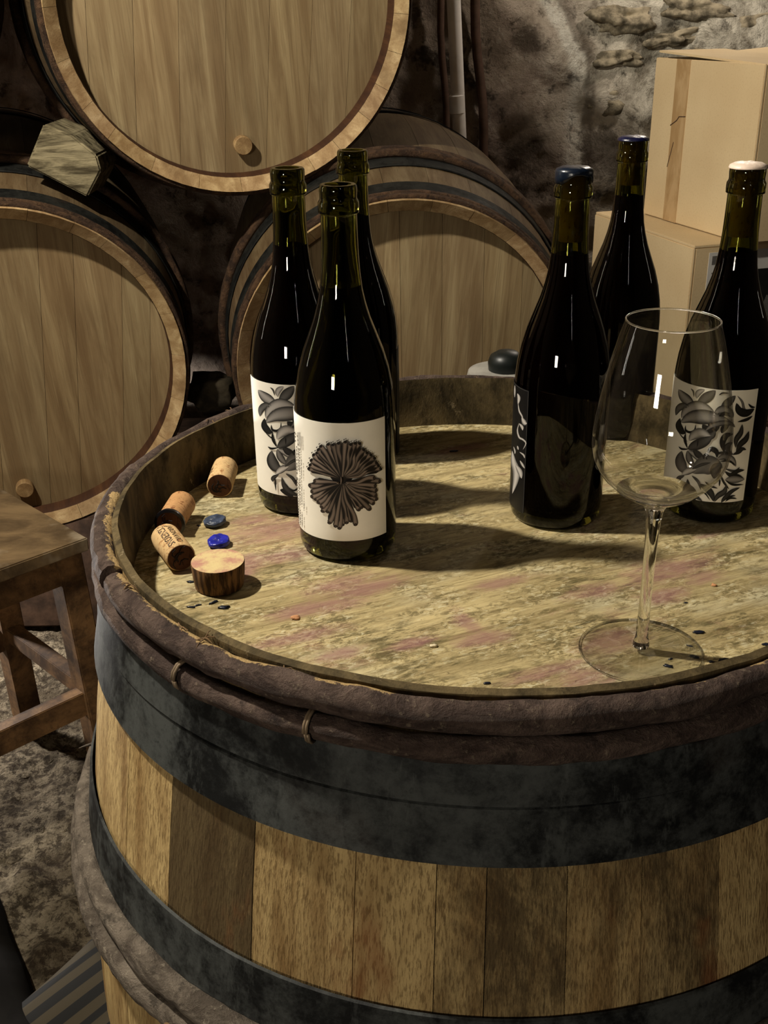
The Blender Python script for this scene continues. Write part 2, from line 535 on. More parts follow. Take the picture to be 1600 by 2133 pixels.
def m_wall():
    t = NT('old_cellar_wall')
    big = t.noise(None, 1.6, 6, .6, .5)
    med = t.noise(None, 6, 8, .7, .6)
    fin = t.noise(None, 40, 7, .75)
    sep = t.n('ShaderNodeSeparateXYZ')
    t.link(t.tc.outputs['Object'], sep.inputs[0])
    c = t.mix(t.rng(med, .35, .65), srgb(142, 124, 112), srgb(214, 194, 176))
    c = t.mix(t.rng(big, .45, .65), c, srgb(160, 144, 124))
    # grey mossy rubble towards the right and top
    k = t.rng(t.math('ADD', sep.outputs[0], t.math('MULTIPLY', big, .5)), .55, 1.0)
    c2 = t.mix(t.rng(med, .36, .6), srgb(120, 110, 92), srgb(240, 232, 212))
    c = t.mix(k, c, c2)
    # limewash run in a vertical streak
    A, B, C_ = at_y(1150, 0, WY), at_y(1203, 120, WY), at_y(1185, 440, WY)
    cx1 = t.n('ShaderNodeMapRange')
    for k_, v_ in zip((1, 2, 3, 4), (B.z, A.z, B.x, A.x)):
        cx1.inputs[k_].default_value = v_
    t.link(sep.outputs[2], cx1.inputs[0])
    cx2 = t.n('ShaderNodeMapRange')
    for k_, v_ in zip((1, 2, 3, 4), (C_.z, B.z, C_.x - B.x, 0)):
        cx2.inputs[k_].default_value = v_
    t.link(sep.outputs[2], cx2.inputs[0])
    mid = t.math('ADD', cx1.outputs[0], cx2.outputs[0])
    wx = t.math('SUBTRACT', t.math('ADD', sep.outputs[0], t.math('MULTIPLY', t.math('SUBTRACT', t.noise(None, 7, 5, .7), .5), .05)), mid)
    band = t.math('SUBTRACT', 1, t.rng(t.math('ABSOLUTE', wx), .008, .034))
    c = t.mix(t.math('MULTIPLY', t.math('MULTIPLY', band, t.rng(fin, .3, .55)), .85), c, srgb(240, 234, 218))
    groove = t.math('SUBTRACT', 1, t.rng(t.math('ABSOLUTE', t.math('SUBTRACT', wx, .032)), .006, .020))
    c = t.mix(t.math('MULTIPLY', groove, .5), c, srgb(70, 60, 48))
    for (px_, py_, rr_) in ((1103, 80, .055), (1090, 330, .06), (1072, 402, .045), (1262, 320, .09)):
        p_ = at_y(px_, py_, WY)
        dx_ = t.math('SUBTRACT', sep.outputs[0], p_.x)
        dz_ = t.math('SUBTRACT', sep.outputs[2], p_.z)
        dd_ = t.math('SQRT', t.math('ADD', t.math('MULTIPLY', dx_, dx_), t.math('MULTIPLY', dz_, dz_)))
        k_ = t.rng(t.math('ADD', t.math('DIVIDE', dd_, rr_), t.math('MULTIPLY', t.math('SUBTRACT', t.noise(None, 19, 6, .7), .5), 2.4)), 1.0, .5)
        c = t.mix(t.math('MULTIPLY', k_, .65), c, srgb(66, 54, 44))
    hi = t.rng(t.noise(t.mapping((3, 3, 7)), 1, 7, .75), .58, .68)
    c = t.mix(t.math('MULTIPLY', hi, .55), c, srgb(236, 228, 210))
    dk = t.rng(t.noise(t.mapping(loc=(4, 2, 1)), 5.5, 5, .6), .63, .69)
    c = t.mix(t.math('MULTIPLY', dk, .8), c, srgb(42, 32, 26))
    pit = t.noise(None, 17, 8, .75, .3)
    c = t.mix(t.math('MULTIPLY', t.rng(pit, .47, .35), .75), c, srgb(56, 48, 38))
    c = t.mix(t.math('MULTIPLY', t.rng(pit, .56, .68), .5), c, srgb(226, 216, 196))
    t.bump(t.math('ADD', t.math('ADD', t.math('MULTIPLY', med, 1.2), pit), t.math('MULTIPLY', fin, .4)), 1.0, .025)
    return t.done(c, .9, spec=.1)


WY = 3.02
M['wall'] = m_wall()
M['dark_wall'] = m_plain('dark_vault', srgb(58, 50, 42), .95, .1, .3, 6)  # side walls and ceiling coloured dark so they bounce little light
M['stone'] = m_plain('rubble_stone', srgb(132, 122, 102), .9, .1, .6, 26, 1.0)
M['stone_dark'] = m_plain('dark_stone', srgb(50, 44, 34), .9, .1, .45, 30, .8)


def m_ground():
    t = NT('cellar_gravel_ground')
    v = t.voronoi(None, 55)
    a = t.noise(None, 9, 7, .7)
    b = t.noise(None, 60, 6, .75)
    c = t.mix(t.rng(a, .35, .65), srgb(70, 60, 46), srgb(132, 120, 100))
    c = t.mix(t.math('MULTIPLY', t.rng(b, .54, .42), .8), c, srgb(38, 29, 20))
    c = t.mix(t.math('MULTIPLY', t.rng(t.noise(None, 26, 7, .75), .50, .62), .6), c, srgb(34, 27, 19))
    t.bump(t.math('ADD', b, t.math('MULTIPLY', a, .8)), 1, .012)
    return t.done(c, .95, spec=.1)


M['ground'] = m_ground()
mm = NT('striped_rug_weave')
sx = mm.n('ShaderNodeSeparateXYZ')
mm.link(mm.tc.outputs['Object'], sx.inputs[0])
s1 = mm.math('SINE', mm.math('MULTIPLY', sx.outputs[0], 230))
s2 = mm.math('SINE', mm.math('MULTIPLY', sx.outputs[0], 610))
M['rug'] = mm.done(mm.mix(mm.rng(mm.math('ADD', s1, mm.math('MULTIPLY', s2, .4)), -.1, .1), srgb(12, 11, 8), srgb(58, 50, 34)), .9)
M['black_cloth'] = m_plain('black_cloth', srgb(20, 18, 16), .9, .1)
M['beam'] = m_plain('dark_beam_wood', srgb(58, 42, 30), .85, .15, .4, 20, .5)
M['under_band'] = m_plain('dark_wood', srgb(40, 30, 22), .8)


# ------------------------------------------------------------------ mesh helpers
class MB:
    def __init__(s):
        s.v, s.f, s.uv = [], [], None
        s.att = []

    def box(s, c, d, rot=None):
        b = len(s.v)
        for z in (-.5, .5):
            for y in (-.5, .5):
                for x in (-.5, .5):
                    p = Vector((x * d[0], y * d[1], z * d[2]))
                    if rot is not None:
                        p = rot @ p
                    s.v.append(tuple(p + Vector(c)))
        for q in ((0, 2, 3, 1), (4, 5, 7, 6), (0, 1, 5, 4), (2, 6, 7, 3), (0, 4, 6, 2), (1, 3, 7, 5)):
            s.f.append([b + i for i in q])
        return s

    def bar(s, a, b, w1, w2, up=(0, 0, 1)):
        a, b = Vector(a), Vector(b)
        z = (b - a).normalized()
        x = Vector(up).cross(z)
        if x.length < 1e-4:
            x = Vector((1, 0, 0))
        x.normalize()
        y = z.cross(x)
        rot = Matrix((x, y, z)).transposed()
        return s.box((a + b) / 2, (w1, w2, (b - a).length), rot)

    def lathe(s, prof, n=48, a0=0, a1=2 * PI, closed=True, cap=True):
        """prof: (r,z) points; full revolution"""
        b = len(s.v)
        k = len(prof)
        for i in range(n):
            a = a0 + (a1 - a0) * i / n
            for r, z in prof:
                s.v.append((r * math.cos(a), r * math.sin(a), z))
        for i in range(n):
            j = (i + 1) % n
            for q in range(k - 1):
                s.f.append([b + i * k + q, b + j * k + q, b + j * k + q + 1, b + i * k + q + 1])
        return s

    def tube(s, pts, rad, n=10, cap=True, squash=1.0):
        b = len(s.v)
        P = [Vector(p) for p in pts]
        prev = None
        for i, p in enumerate(P):
            t = (P[min(i + 1, len(P) - 1)] - P[max(i - 1, 0)]).normalized()
            if prev is None:
                x = t.cross(Vector((0, 0, 1)))
                if x.length < 1e-3:
                    x = t.cross(Vector((0, 1, 0)))
            else:
                x = prev - t * prev.dot(t)
            x.normalize()
            prev = x
            y = t.cross(x)
            r = rad[i] if isinstance(rad, (list, tuple)) else rad
            for k in range(n):
                a = 2 * PI * k / n
                s.v.append(tuple(p + x * math.cos(a) * r + y * math.sin(a) * r * squash))
        for i in range(len(P) - 1):
            for k in range(n):
                l = (k + 1) % n
                s.f.append([b + i * n + k, b + i * n + l, b + (i + 1) * n + l, b + (i + 1) * n + k])
        if cap:
            s.f.append([b + k for k in range(n)][::-1])
            s.f.append([b + (len(P) - 1) * n + k for k in range(n)])
        return s

    def build(s, name, mat, parent=None, smooth=False, bevel=0, auto=None, color=None, att=None):
        me = bpy.data.meshes.new(name)
        me.from_pydata(s.v, [], s.f)
        me.validate()
        bm = bmesh.new()
        bm.from_mesh(me)
        bmesh.ops.recalc_face_normals(bm, faces=bm.faces)
        if bevel:
            bmesh.ops.bevel(bm, geom=list(bm.edges), offset=bevel, segments=2, affect='EDGES', clamp_overlap=True)
        bm.to_mesh(me)
        bm.free()
        if smooth:
            for p in me.polygons:
                p.use_smooth = True
            if auto:
                me.set_sharp_from_angle(angle=R_(auto))
        if att:
            an, vals = att
            if isinstance(vals[0], (tuple, list)):
                ca = me.color_attributes.new(an, 'FLOAT_COLOR', 'POINT')
                for i, v in enumerate(vals):
                    ca.data[i].color = (*v, 1)
            else:
                ca = me.attributes.new(an, 'FLOAT', 'POINT')
                for i, v in enumerate(vals):
                    ca.data[i].value = v
        me.materials.append(M[mat] if isinstance(mat, str) else mat)
        o = bpy.data.objects.new(name, me)
        COL.objects.link(o)
        if parent:
            o.parent = parent
        if color:
            o.color = (*color, 1)
        return o


def empty(name, loc, label, cat, group=None, rot=None):
    o = bpy.data.objects.new(name, None)
    o.empty_display_size = .05
    COL.objects.link(o)
    o.location = loc
    if rot:
        o.rotation_euler = rot
    return tag(o, label, cat, group)


def tag(o, label, cat, group=None):
    o['label'] = label
    o['category'] = cat
    if group:
        o['group'] = group
    return o


def interp(prof, z):
    for (a, ra), (b, rb) in zip(prof, prof[1:]):
        if (z - a) * (z - b) <= 0:
            t = (z - a) / (b - a) if b != a else 0
            return ra + (rb - ra) * t
    return prof[-1][1]


# ------------------------------------------------------------------ setting: floor, walls, ceiling
def grid(name, mat, origin, ux, uy, nx, ny, disp, kind=True):
    m = MB()
    o, ux, uy = Vector(origin), Vector(ux), Vector(uy)
    nrm = ux.cross(uy).normalized()
    for j in range(ny + 1):
        for i in range(nx + 1):
            p = o + ux * (i / nx) + uy * (j / ny)
            m.v.append(tuple(p + nrm * disp(p)))
    for j in range(ny):
        for i in range(nx):
            a = j * (nx + 1) + i
            m.f.append([a, a + 1, a + nx + 2, a + nx + 1])
    ob = m.build(name, mat, smooth=True)
    ob['kind'] = 'structure'
    return ob


def fl(p):
    n1 = noise.fractal(p * 2.2, 1, 2, 4) * .018
    n2 = noise.fractal(p * 15, 1, 2, 5) * .016 + abs(noise.noise(p * 34)) * .012
    return min(-.004, -.018 + n1 + n2)


grid('floor', 'ground', (-2.2, -.2, 0), (4.4, 0, 0), (0, 3.4, 0), 400, 310, fl)


def wl(p):
    r = max(0, min(1, (p.x - .35) * 2))
    a = noise.fractal(p * 1.7, 1, 2, 4) * .05
    b = noise.fractal(p * 7, 1, 2, 5) * .018
    c = (noise.ridged_multi_fractal(p * Vector((2.6, 2.6, 5)), 1, 2, 4, 1, 2) - 1) * .022 * r
    return a + b + c


grid('wall_back', 'wall', (-2.2, WY, -.05), (4.4, 0, 0), (0, 0, 2.75), 380, 240, lambda p: wl(p))
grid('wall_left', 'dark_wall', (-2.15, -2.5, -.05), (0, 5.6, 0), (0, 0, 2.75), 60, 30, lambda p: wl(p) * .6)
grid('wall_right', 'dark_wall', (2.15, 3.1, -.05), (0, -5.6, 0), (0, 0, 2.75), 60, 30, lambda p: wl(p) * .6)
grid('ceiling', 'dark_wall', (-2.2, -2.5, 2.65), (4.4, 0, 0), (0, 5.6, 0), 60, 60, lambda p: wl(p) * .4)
wb = bpy.data.objects['wall_back']


def rock(name, mat, c, d, seed, parent=None, sub=3, rough=.22, rot=0):
    bm = bmesh.new()
    bmesh.ops.create_icosphere(bm, subdivisions=sub, radius=.5)
    R = Matrix.Rotation(rot, 3, 'Y')
    for v in bm.verts:
        p = v.co.copy()
        k = max(abs(p.x), abs(p.y), abs(p.z)) / .5
        p = p / (k**.55)
        p += p.normalized() * noise.fractal(p * 2.2 + Vector((seed, 0, 0)), 1, 2, 4) * rough
        v.co = R @ Vector((p.x * d[0], p.y * d[1], p.z * d[2]))
    me = bpy.data.meshes.new(name)
    bm.to_mesh(me)
    bm.free()
    for p in me.polygons:
        p.use_smooth = True
    me.materials.append(M[mat])
    o = bpy.data.objects.new(name, me)
    o.location = c
    COL.objects.link(o)
    if parent:
        o.parent = parent
    return o


# rubble stones that stand proud of the plaster, top right
for i, (px, py, wd, ht) in enumerate([(1300, 40, .17, .06), (1400, 78, .13, .04), (1440, 20, .16, .05), (1560, 50, .17, .06), (1500, 98, .14, .03), (1290, 120, .12, .04), (1265, 215, .09, .06)]):
    p = at_y(px, py, WY + .012)
    rock('stone', 'stone', p, (wd, .075, ht), i * 3.7, wb, 4, .30, random.uniform(-.2, .2))


# ------------------------------------------------------------------ barrels
def stave_mesh(name, a0, a1, prof_out, prof_in, mat, parent, color, jitter=0.0, gap=.0016, seg=3):
    """one stave: closed ring section between angles a0..a1; prof lists of (z, r) top to bottom"""
    m = MB()
    rm = prof_out[0][1]
    ga = gap / rm / 2
    dj = random.uniform(-jitter, jitter)
    angs = [a0 + ga + (a1 - a0 - 2 * ga) * k / seg for k in range(seg + 1)]
    loop = [(r + dj, z) for z, r in prof_out] + [(r + dj, z) for z, r in reversed(prof_in)]
    k = len(loop)
    for a in angs:
        for r, z in loop:
            m.v.append((r * math.cos(a), r * math.sin(a), z))
    for i in range(seg):
        for q in range(k):
            q2 = (q + 1) % k
            m.f.append([i * k + q, (i + 1) * k + q, (i + 1) * k + q2, i * k + q2])
    n_out = len(prof_out)
    # end caps as quads between outer and inner loops
    for base, flip in ((0, 1), (seg * k, -1)):
        ro = list(range(n_out))
        ri = [k - 1 - q for q in range(len(prof_in))]
        if len(prof_in) == n_out:
            for q in range(n_out - 1):
                m.f.append([base + ro[q], base + ro[q + 1], base + ri[q + 1], base + ri[q]])
    return m.build(name, mat, parent, smooth=True, auto=35, color=color)


def boards(name, R, z, th, cuts, mat, parent, colors, rot=0, gap=.0005, dzm=.0006):
    n = 14
    for i, (x0, x1) in enumerate(zip(cuts, cuts[1:])):
        a, b = max(x0 + gap, -R + 1e-4), min(x1 - gap, R - 1e-4)
        m = MB()
        dz = random.uniform(-dzm, dzm)
        rows = []
        for k in range(n + 1):
            x = a + (b - a) * k / n
            y = math.sqrt(max(R * R - x * x, 0))
            for zz in (z + dz, z - th):
                for yy in (-y, y):
                    v = Vector((x, yy, zz))
                    v.rotate(Matrix.Rotation(rot, 3, 'Z'))
                    m.v.append(tuple(v))
        for k in range(n):
            q = k * 4
            m.f += [[q, q + 4, q + 5, q + 1], [q + 2, q + 3, q + 7, q + 6], [q, q + 2, q + 6, q + 4], [q + 1, q + 5, q + 7, q + 3]]
        m.f += [[0, 1, 3, 2], [4 * n, 4 * n + 2, 4 * n + 3, 4 * n + 1]]
        m.build(name, mat, parent, color=colors[i % len(colors)])


def band(name, z0, z1, pf, mat, parent, off=.0022, th=.0022, wob=.0, tag_label=None):
    m = MB()
    n = 120
    for i in range(n):
        a = 2 * PI * i / n
        wv = wob * math.sin(3 * a + z0 * 90) + wob * .6 * noise.noise(Vector((math.cos(a) * 3, math.sin(a) * 3, z0 * 40)))
        r0, r1 = pf(z0) + off, pf(z1) + off
        for r, z in ((r0, z0 + wv), (r0 + th, z0 - .0008 + wv), (pf((z0 + z1) / 2) + off + th, (z0 + z1) / 2 + wv), (r1 + th, z1 + .0008 + wv), (r1, z1 + wv)):
            m.v.append((r * math.cos(a), r * math.sin(a), z))
    for i in range(n):
        j = (i + 1) % n
        for q in range(5):
            q2 = (q + 1) % 5
            m.f.append([i * 5 + q, j * 5 + q, j * 5 + q2, i * 5 + q2])
    return m.build(name, mat, parent, smooth=True, auto=40)


def hoop(name, zc, rc, hr, hz, mat, parent, seed=0, wob=.0015, a0=0, a1=2 * PI, worn=False, n=260, wornfn=None, drift=0.0):
    m = MB()
    K = 14
    full = abs(a1 - a0 - 2 * PI) < 1e-3
    cnt = n if full else n + 1
    vals = []
    for i in range(cnt):
        a = a0 + (a1 - a0) * i / n
        e = Vector((math.cos(a) * 4, math.sin(a) * 4, seed))
        dz = noise.noise(e) * wob * 2
        k1 = 1 + .16 * noise.noise(e * 2.3 + Vector((5, 0, 0))) + .10 * noise.noise(e * 7)
        zz = zc + dz + drift * math.cos(a - PI)
        for k in range(K):
            t = 2 * PI * k / K
            bump_ = 1 + .09 * noise.noise(Vector((a * 9, math.cos(t) * 1.4, math.sin(t) * 1.4 + seed)))
            r = rc + math.cos(t) * hr * k1 * bump_
            m.v.append((r * math.cos(a), r * math.sin(a), zz + math.sin(t) * hz * k1 * bump_))
            wv = 0.
            if worn:
                wv = max(0, math.sin(t + R_(35) if False else t)) * max(0, -math.cos(t) + .55) * (wornfn(a) if wornfn else 1)
            vals.append(wv)
    for i in range(n):
        j = (i + 1) % cnt if full else i + 1
        for k in range(K):
            l = (k + 1) % K
            m.f.append([i * K + k, j * K + k, j * K + l, i * K + l])
    if not full:
        m.f.append([k for k in range(K)])
        m.f.append([n * K + k for k in range(K)][::-1])
    return m.build(name, mat, parent, smooth=True, auto=60, att=('worn', vals))


def tie(parent, a, rc, zc, hr, hz, name='wicker_tie', turns=3):
    """a split-willow lashing wound round a hoop at angle a"""
    m = MB()
    for q in range(turns):
        pts = []
        for k in range(13):
            t = 2 * PI * k / 12
            aa = a + (q - turns / 2) * .006 + .004 * k / 12
            r = rc + math.cos(t) * (hr + .0015)
            pts.append((r * math.cos(aa), r * math.sin(aa), zc + math.sin(t) * (hz + .0015)))
        m.tube(pts, .0011, 6)
    return m.build(name, 'wicker', parent, smooth=True)


def fray(parent, pos, k, ln, seed, name='frayed_fibres'):
    rnd = random.Random(seed)
    m = MB()
    for i in range(k):
        d = Vector((rnd.uniform(-1, 1), rnd.uniform(-1, 1), rnd.uniform(-.2, .8))).normalized()
        p = Vector(pos)
        pts = [p + d * ln * s + Vector((0, 0, -ln * s * s * .5)) + Vector((rnd.uniform(-1, 1), rnd.uniform(-1, 1), 0)) * ln * .12 * s for s in (0, .35, .7, 1)]
        m.tube(pts, [.0005, .0005, .0004, .0002], 5)
    return m.build(name, 'straw', parent)


# --- table barrel -------------------------------------------------
tb = empty('wine_barrel', (BX, BY, HEAD), 'large upright oak barrel used as a table, chestnut hoops over black iron', 'barrel')
PO = [(.0465, .2980), (.040, .2995), (.02, .3045), (0, .309), (-.056, .3205), (-.11, .3295), (-.163, .337), (-.21, .3435), (-.27, .3505), (-.34, .3555), (-.39, .3575), (-.44, .3555), (-.56, .346), (-.70, .324), (-.78, .309), (-.826, .3)]
PI_ = [(.0470, .2940), (.040, .2930), (.02, .2915), (0, .289), (-.056, .296), (-.11, .305), (-.163, .312), (-.21, .319), (-.27, .326), (-.34, .331), (-.39, .333), (-.44, .331), (-.56, .322), (-.70, .30), (-.78, .29), (-.826, .285)]
pf = lambda z: interp(PO, z)


def ang_at(px, py, z, r):
    """angle on the table barrel where the column px meets radius r at height z (front side)"""
    best = None
    for k in range(1440):
        a = PI + PI * k / 1440
        p = Vector((BX + r * math.cos(a), BY + r * math.sin(a), HEAD + z)) - EYE
        x = 800 + FPX * p.dot(RIGHT) / p.dot(FWD)
        if best is None or abs(x - px) < best[0]:
            best = (abs(x - px), a)
    return best[1]


marks = [ang_at(x, 0, -.11, .331) for x in (262, 350, 523, 735, 905, 1010, 1180, 1338, 1500)]
marks = sorted(marks)
cuts_a = list(marks)
while cuts_a[-1] < marks[0] + 2 * PI - .30:
    cuts_a.append(cuts_a[-1] + random.uniform(.19, .27))
cuts_a.append(marks[0] + 2 * PI)
mould = {1: .30, 2: 1.10, 3: .45, 4: .55, 5: .72, 6: .88, 7: .70, 8: .80}
for i, (a, b) in enumerate(zip(cuts_a, cuts_a[1:])):
    mo = mould.get(i + 1, random.uniform(.3, .6))
    stave_mesh('stave', a, b, PO, PI_, 'stave', tb, (mo, .5, .5), .0004, gap=.0005, seg=4)
# dirty inner wall of the rim: a lining skin of the staves above the head
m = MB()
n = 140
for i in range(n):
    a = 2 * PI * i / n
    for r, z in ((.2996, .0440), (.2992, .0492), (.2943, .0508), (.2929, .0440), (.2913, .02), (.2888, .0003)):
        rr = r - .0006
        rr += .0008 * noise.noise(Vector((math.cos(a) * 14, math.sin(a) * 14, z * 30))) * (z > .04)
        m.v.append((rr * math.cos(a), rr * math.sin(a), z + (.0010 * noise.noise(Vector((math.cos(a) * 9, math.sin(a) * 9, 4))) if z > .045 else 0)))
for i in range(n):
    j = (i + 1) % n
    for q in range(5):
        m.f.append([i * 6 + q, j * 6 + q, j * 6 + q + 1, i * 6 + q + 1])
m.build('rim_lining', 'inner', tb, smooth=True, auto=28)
cutsb = [-.2895, -.235, -.15, -.055, .04, .135, .215, .2895]
boards('head_board', .2885, 0, .022, cutsb, 'tabletop', tb, [(1, 1, 1)], rot=GRAIN + PI / 2, gap=.00006, dzm=.0001)
H_GAP = ang_at(238, 0, .04, .306)
worn_f = lambda a: (lambda d: .95 if PI * 1.0 < d < PI * 1.42 else .62 if d > PI * 1.40 else .45)(a % (2 * PI))
hoop('chestnut_hoop', .0395, .3068, .0088, .0100, 'bark', tb, 1, .0012, H_GAP + .02, H_GAP + 2 * PI - .012, worn=True, wornfn=worn_f)
hoop('chestnut_hoop', .0195, .3100, .0078, .0088, 'bark', tb, 9, .0018, drift=-.0035)
band('iron_hoop', .0120, -.0172, pf, 'iron', tb, .003, .0022, .0006)
band('iron_hoop', -.0176, -.0560, pf, 'iron', tb, .0022, .002, .0008)
band('iron_hoop', -.1630, -.2100, pf, 'iron', tb, .0022, .002, .0008)
hoop('chestnut_hoop', -.2180, .3515, .0100, .0108, 'bark_grey', tb, 21, .0016)
hoop('chestnut_hoop', -.2420, .3565, .0110, .0122, 'bark_grey', tb, 33, .0022)
band('iron_hoop', -.57, -.62, pf, 'iron', tb)
hoop('chestnut_hoop', -.79, .314, .009, .012, 'bark_grey', tb, 45, .002)
for px, z, rc, hr, hz in ((652, .0195, .310, .0078, .009), (386, .0195, .310, .0078, .009)):
    tie(tb, ang_at(px, 0, z, rc), rc, z, hr, hz, turns=2)
for px, z, sd in ((590, .050, 3), (425, .052, 5), (268, .052, 7), (375, .050, 9)):
    a = ang_at(px, 0, z, .304)
    fray(tb, (.303 * math.cos(a), .303 * math.sin(a), z - .002), 5, .008, sd)
for k, a in enumerate((2.30, 2.42, 2.52)):
    fray(tb, (.306 * math.cos(a), .306 * math.sin(a), .047), 6, .016, 40 + k)
ak = ang_at(372, 0, -.243, .36)
m = MB()
cK = Vector((.3672 * math.cos(ak), .3672 * math.sin(ak), -.2400))
tK = Vector((-math.sin(ak), math.cos(ak), 0))
for rr_, tt_ in ((.0052, .0018), (.0026, .0013)):
    m.tube([cK + tK * math.cos(2 * PI * k / 20) * rr_ + Vector((0, 0, math.sin(2 * PI * k / 20) * rr_ * .8)) for k in range(21)], tt_, 6, cap=False)
kn = m.build('knot', 'straw', tb, smooth=True)
kn['label'] = 'tan knot in the bark of the lower hoop'
# a peeling strip of bark at the lower left
aL = ang_at(205, 0, -.2, .345)
m = MB()
pts = [Vector(((.347 + .006 * s) * math.cos(aL - .06 + .16 * s), (.347 + .006 * s) * math.sin(aL - .06 + .16 * s), -.205 + .035 * s)) for s in [k / 8 for k in range(9)]]
m.tube(pts, [.0022, .003, .003, .003, .0028, .0022, .0016, .001, .0005], 6, squash=.4)
m.build('bark_strip', 'bark_grey', tb, smooth=True)


# --- barrels in the stack ----------------------------------------
def stack_barrel(center, yaw, tilt, roll, label, seed, tones, group='wine barrels stacked in the background', bung_px=None, board_cuts=None, lean=0):
    rnd = random.Random(seed)
    ax = Vector((-math.sin(yaw) * math.cos(tilt), math.cos(yaw) * math.cos(tilt), math.sin(tilt)))
    # local -Z runs into the barrel, local +Y is up
    Z = -ax
    X = Vector((math.cos(yaw), math.sin(yaw), 0))
    Y = Z.cross(X)
    o = empty('wine_barrel', center, label, 'barrel', group)
    rm = Matrix((X, Y, Z)).transposed() @ Matrix.Rotation(roll, 3, 'Z')
    o.rotation_euler = rm.to_euler()
    S = [(0, .3045), (-.03, .311), (-.10, .3215), (-.20, .3325), (-.30, .3405), (-.44, .3445), (-.58, .3405), (-.78, .3215), (-.88, .3045)]
    I = [(-.016, .2830), (-.036, .2815), (-.10, .296), (-.20, .307), (-.30, .315), (-.44, .319), (-.58, .315), (-.78, .296), (-.88, .28)]
    N = 26
    a = 0
    cuts = [0]
    while a < 2 * PI - .3:
        a += rnd.uniform(.19, .29)
        cuts.append(a)
    cuts.append(2 * PI) if 2 * PI - cuts[-1] > .1 else cuts.__setitem__(-1, 2 * PI)
    for p, q in zip(cuts, cuts[1:]):
        t = rnd.uniform(.85, 1.08)
        stave_mesh('stave', p, q, S, I, 'chime_oak', o, (t, t * rnd.uniform(.96, 1.0), t * rnd.uniform(.92, 1.0)), .0003, gap=.0006, seg=3)
    bc = board_cuts or [-.2825, -.235, -.16, -.085, -.005, .07, .145, .215, .2825]
    boards('head_board', .2822, -.048, .02, bc, 'head_oak', o, tones, rot=-roll + lean, gap=.0003)
    f = lambda z: interp(S, z)
    band('iron_hoop', -.030, -.066, f, 'iron_bg', o, .002, .002)
    hoop('chestnut_hoop', -.0120, .3085, .0052, .0070, 'bark_red', o, seed + 1, .001)
    hoop('chestnut_hoop', -.0240, .3110, .0050, .0060, 'bark_red', o, seed + 2, .001)
    m = MB(); m.lathe([(.2826, -.0166), (.2822, -.0172), (.2810, -.036), (.2812, -.0476), (.2826, -.0476)], 90)
    m.build('rim_lining', 'rim_brown', o, smooth=True, auto=50)
    band('iron_hoop', -.150, -.190, f, 'iron_bg', o, .002, .002)
    hoop('chestnut_hoop', -.200, .341, .008, .009, 'bark_red', o, seed + 3, .001)
    hoop('chestnut_hoop', -.218, .3425, .008, .009, 'bark_red', o, seed + 4, .001)
    band('iron_hoop', -.66, -.70, f, 'iron_bg', o, .002, .002)
    band('iron_hoop', -.82, -.86, f, 'iron_bg', o, .002, .002)
    # bung in the head
    bx, by = (0, -.235) if bung_px is None else bung_px
    m = MB()
    m.lathe([(0, -.049), (.0155, -.049), (.0165, -.040), (.0165, -.032), (.0150, -.0305), (0, -.0305)], 28)
    b = m.build('bung', 'plain_oak', o, smooth=True, auto=40, color=(.66, .66, .66))
    v = Vector((bx, by, 0))
    v.rotate(Matrix.Rotation(-roll, 3, 'Z'))
    b.location = (v.x, v.y, 0)
    # far head, closes the barrel
    boards('end_board', .279, -.84, .02, [-.28, -.14, 0, .14, .28], 'plain_oak', o, [(.8, .8, .8)])
    return o


TC = Vector((-.2333, 1.9756, CAMZ + .0145))
BC = Vector((-.6521, 1.8457, CAMZ - .5852))
CC = Vector((.0450, 1.90, CAMZ - .5910))
tonesT = [(1.0, 1, 1), (.94, .94, .92), (1.02, 1.0, .97), (.97, .97, .97), (.92, .92, .9), (1.0, .99, .95)]
tonesB = [(.96, .96, .93), (1.05, 1.03, 1), (.82, .79, .74), (.88, .87, .84), (.85, .80, .74), (.9, .85, .80)]
tT = stack_barrel(TC, R_(18), R_(5), R_(4), 'oak wine barrel on top of the stack, head facing the table', 11, tonesT, bung_px=(.010, -.232), lean=R_(-3.5))
tU = stack_barrel(TC + Vector((-.672, -.205, .05)), R_(18), R_(5), R_(4), 'oak wine barrel at the far left of the top row, mostly out of the picture, added for shade', 51, tonesT[::-1])  # added to darken the wall at the upper left
tB = stack_barrel(BC, R_(17), R_(6), R_(3), 'oak wine barrel lower left in the stack, behind the wooden bench', 23, tonesB, bung_px=(-.012, -.235), lean=R_(-5), board_cuts=[-.2825, -.2, -.12, -.03, .055, .113, .195, .245, .2825])
tC = stack_barrel(CC, R_(4), R_(5), R_(-4), 'oak wine barrel lower right in the stack, behind the bottles', 37, tonesT[::-1], lean=R_(1))

# rails under the stack
for k, y in enumerate((2.16, 2.66)):
    m = MB()
    m.box((-.42, y, .135), (1.7, .12, .27))
    o = m.build('timber_rail', 'beam', bevel=.006)
    tag(o, ['dark timber rail carrying the front of the barrel stack', 'dark timber rail carrying the back of the barrel stack'][k], 'beam')
for c_, nm in ((BC, 'left'), (CC, 'right')):
    pass

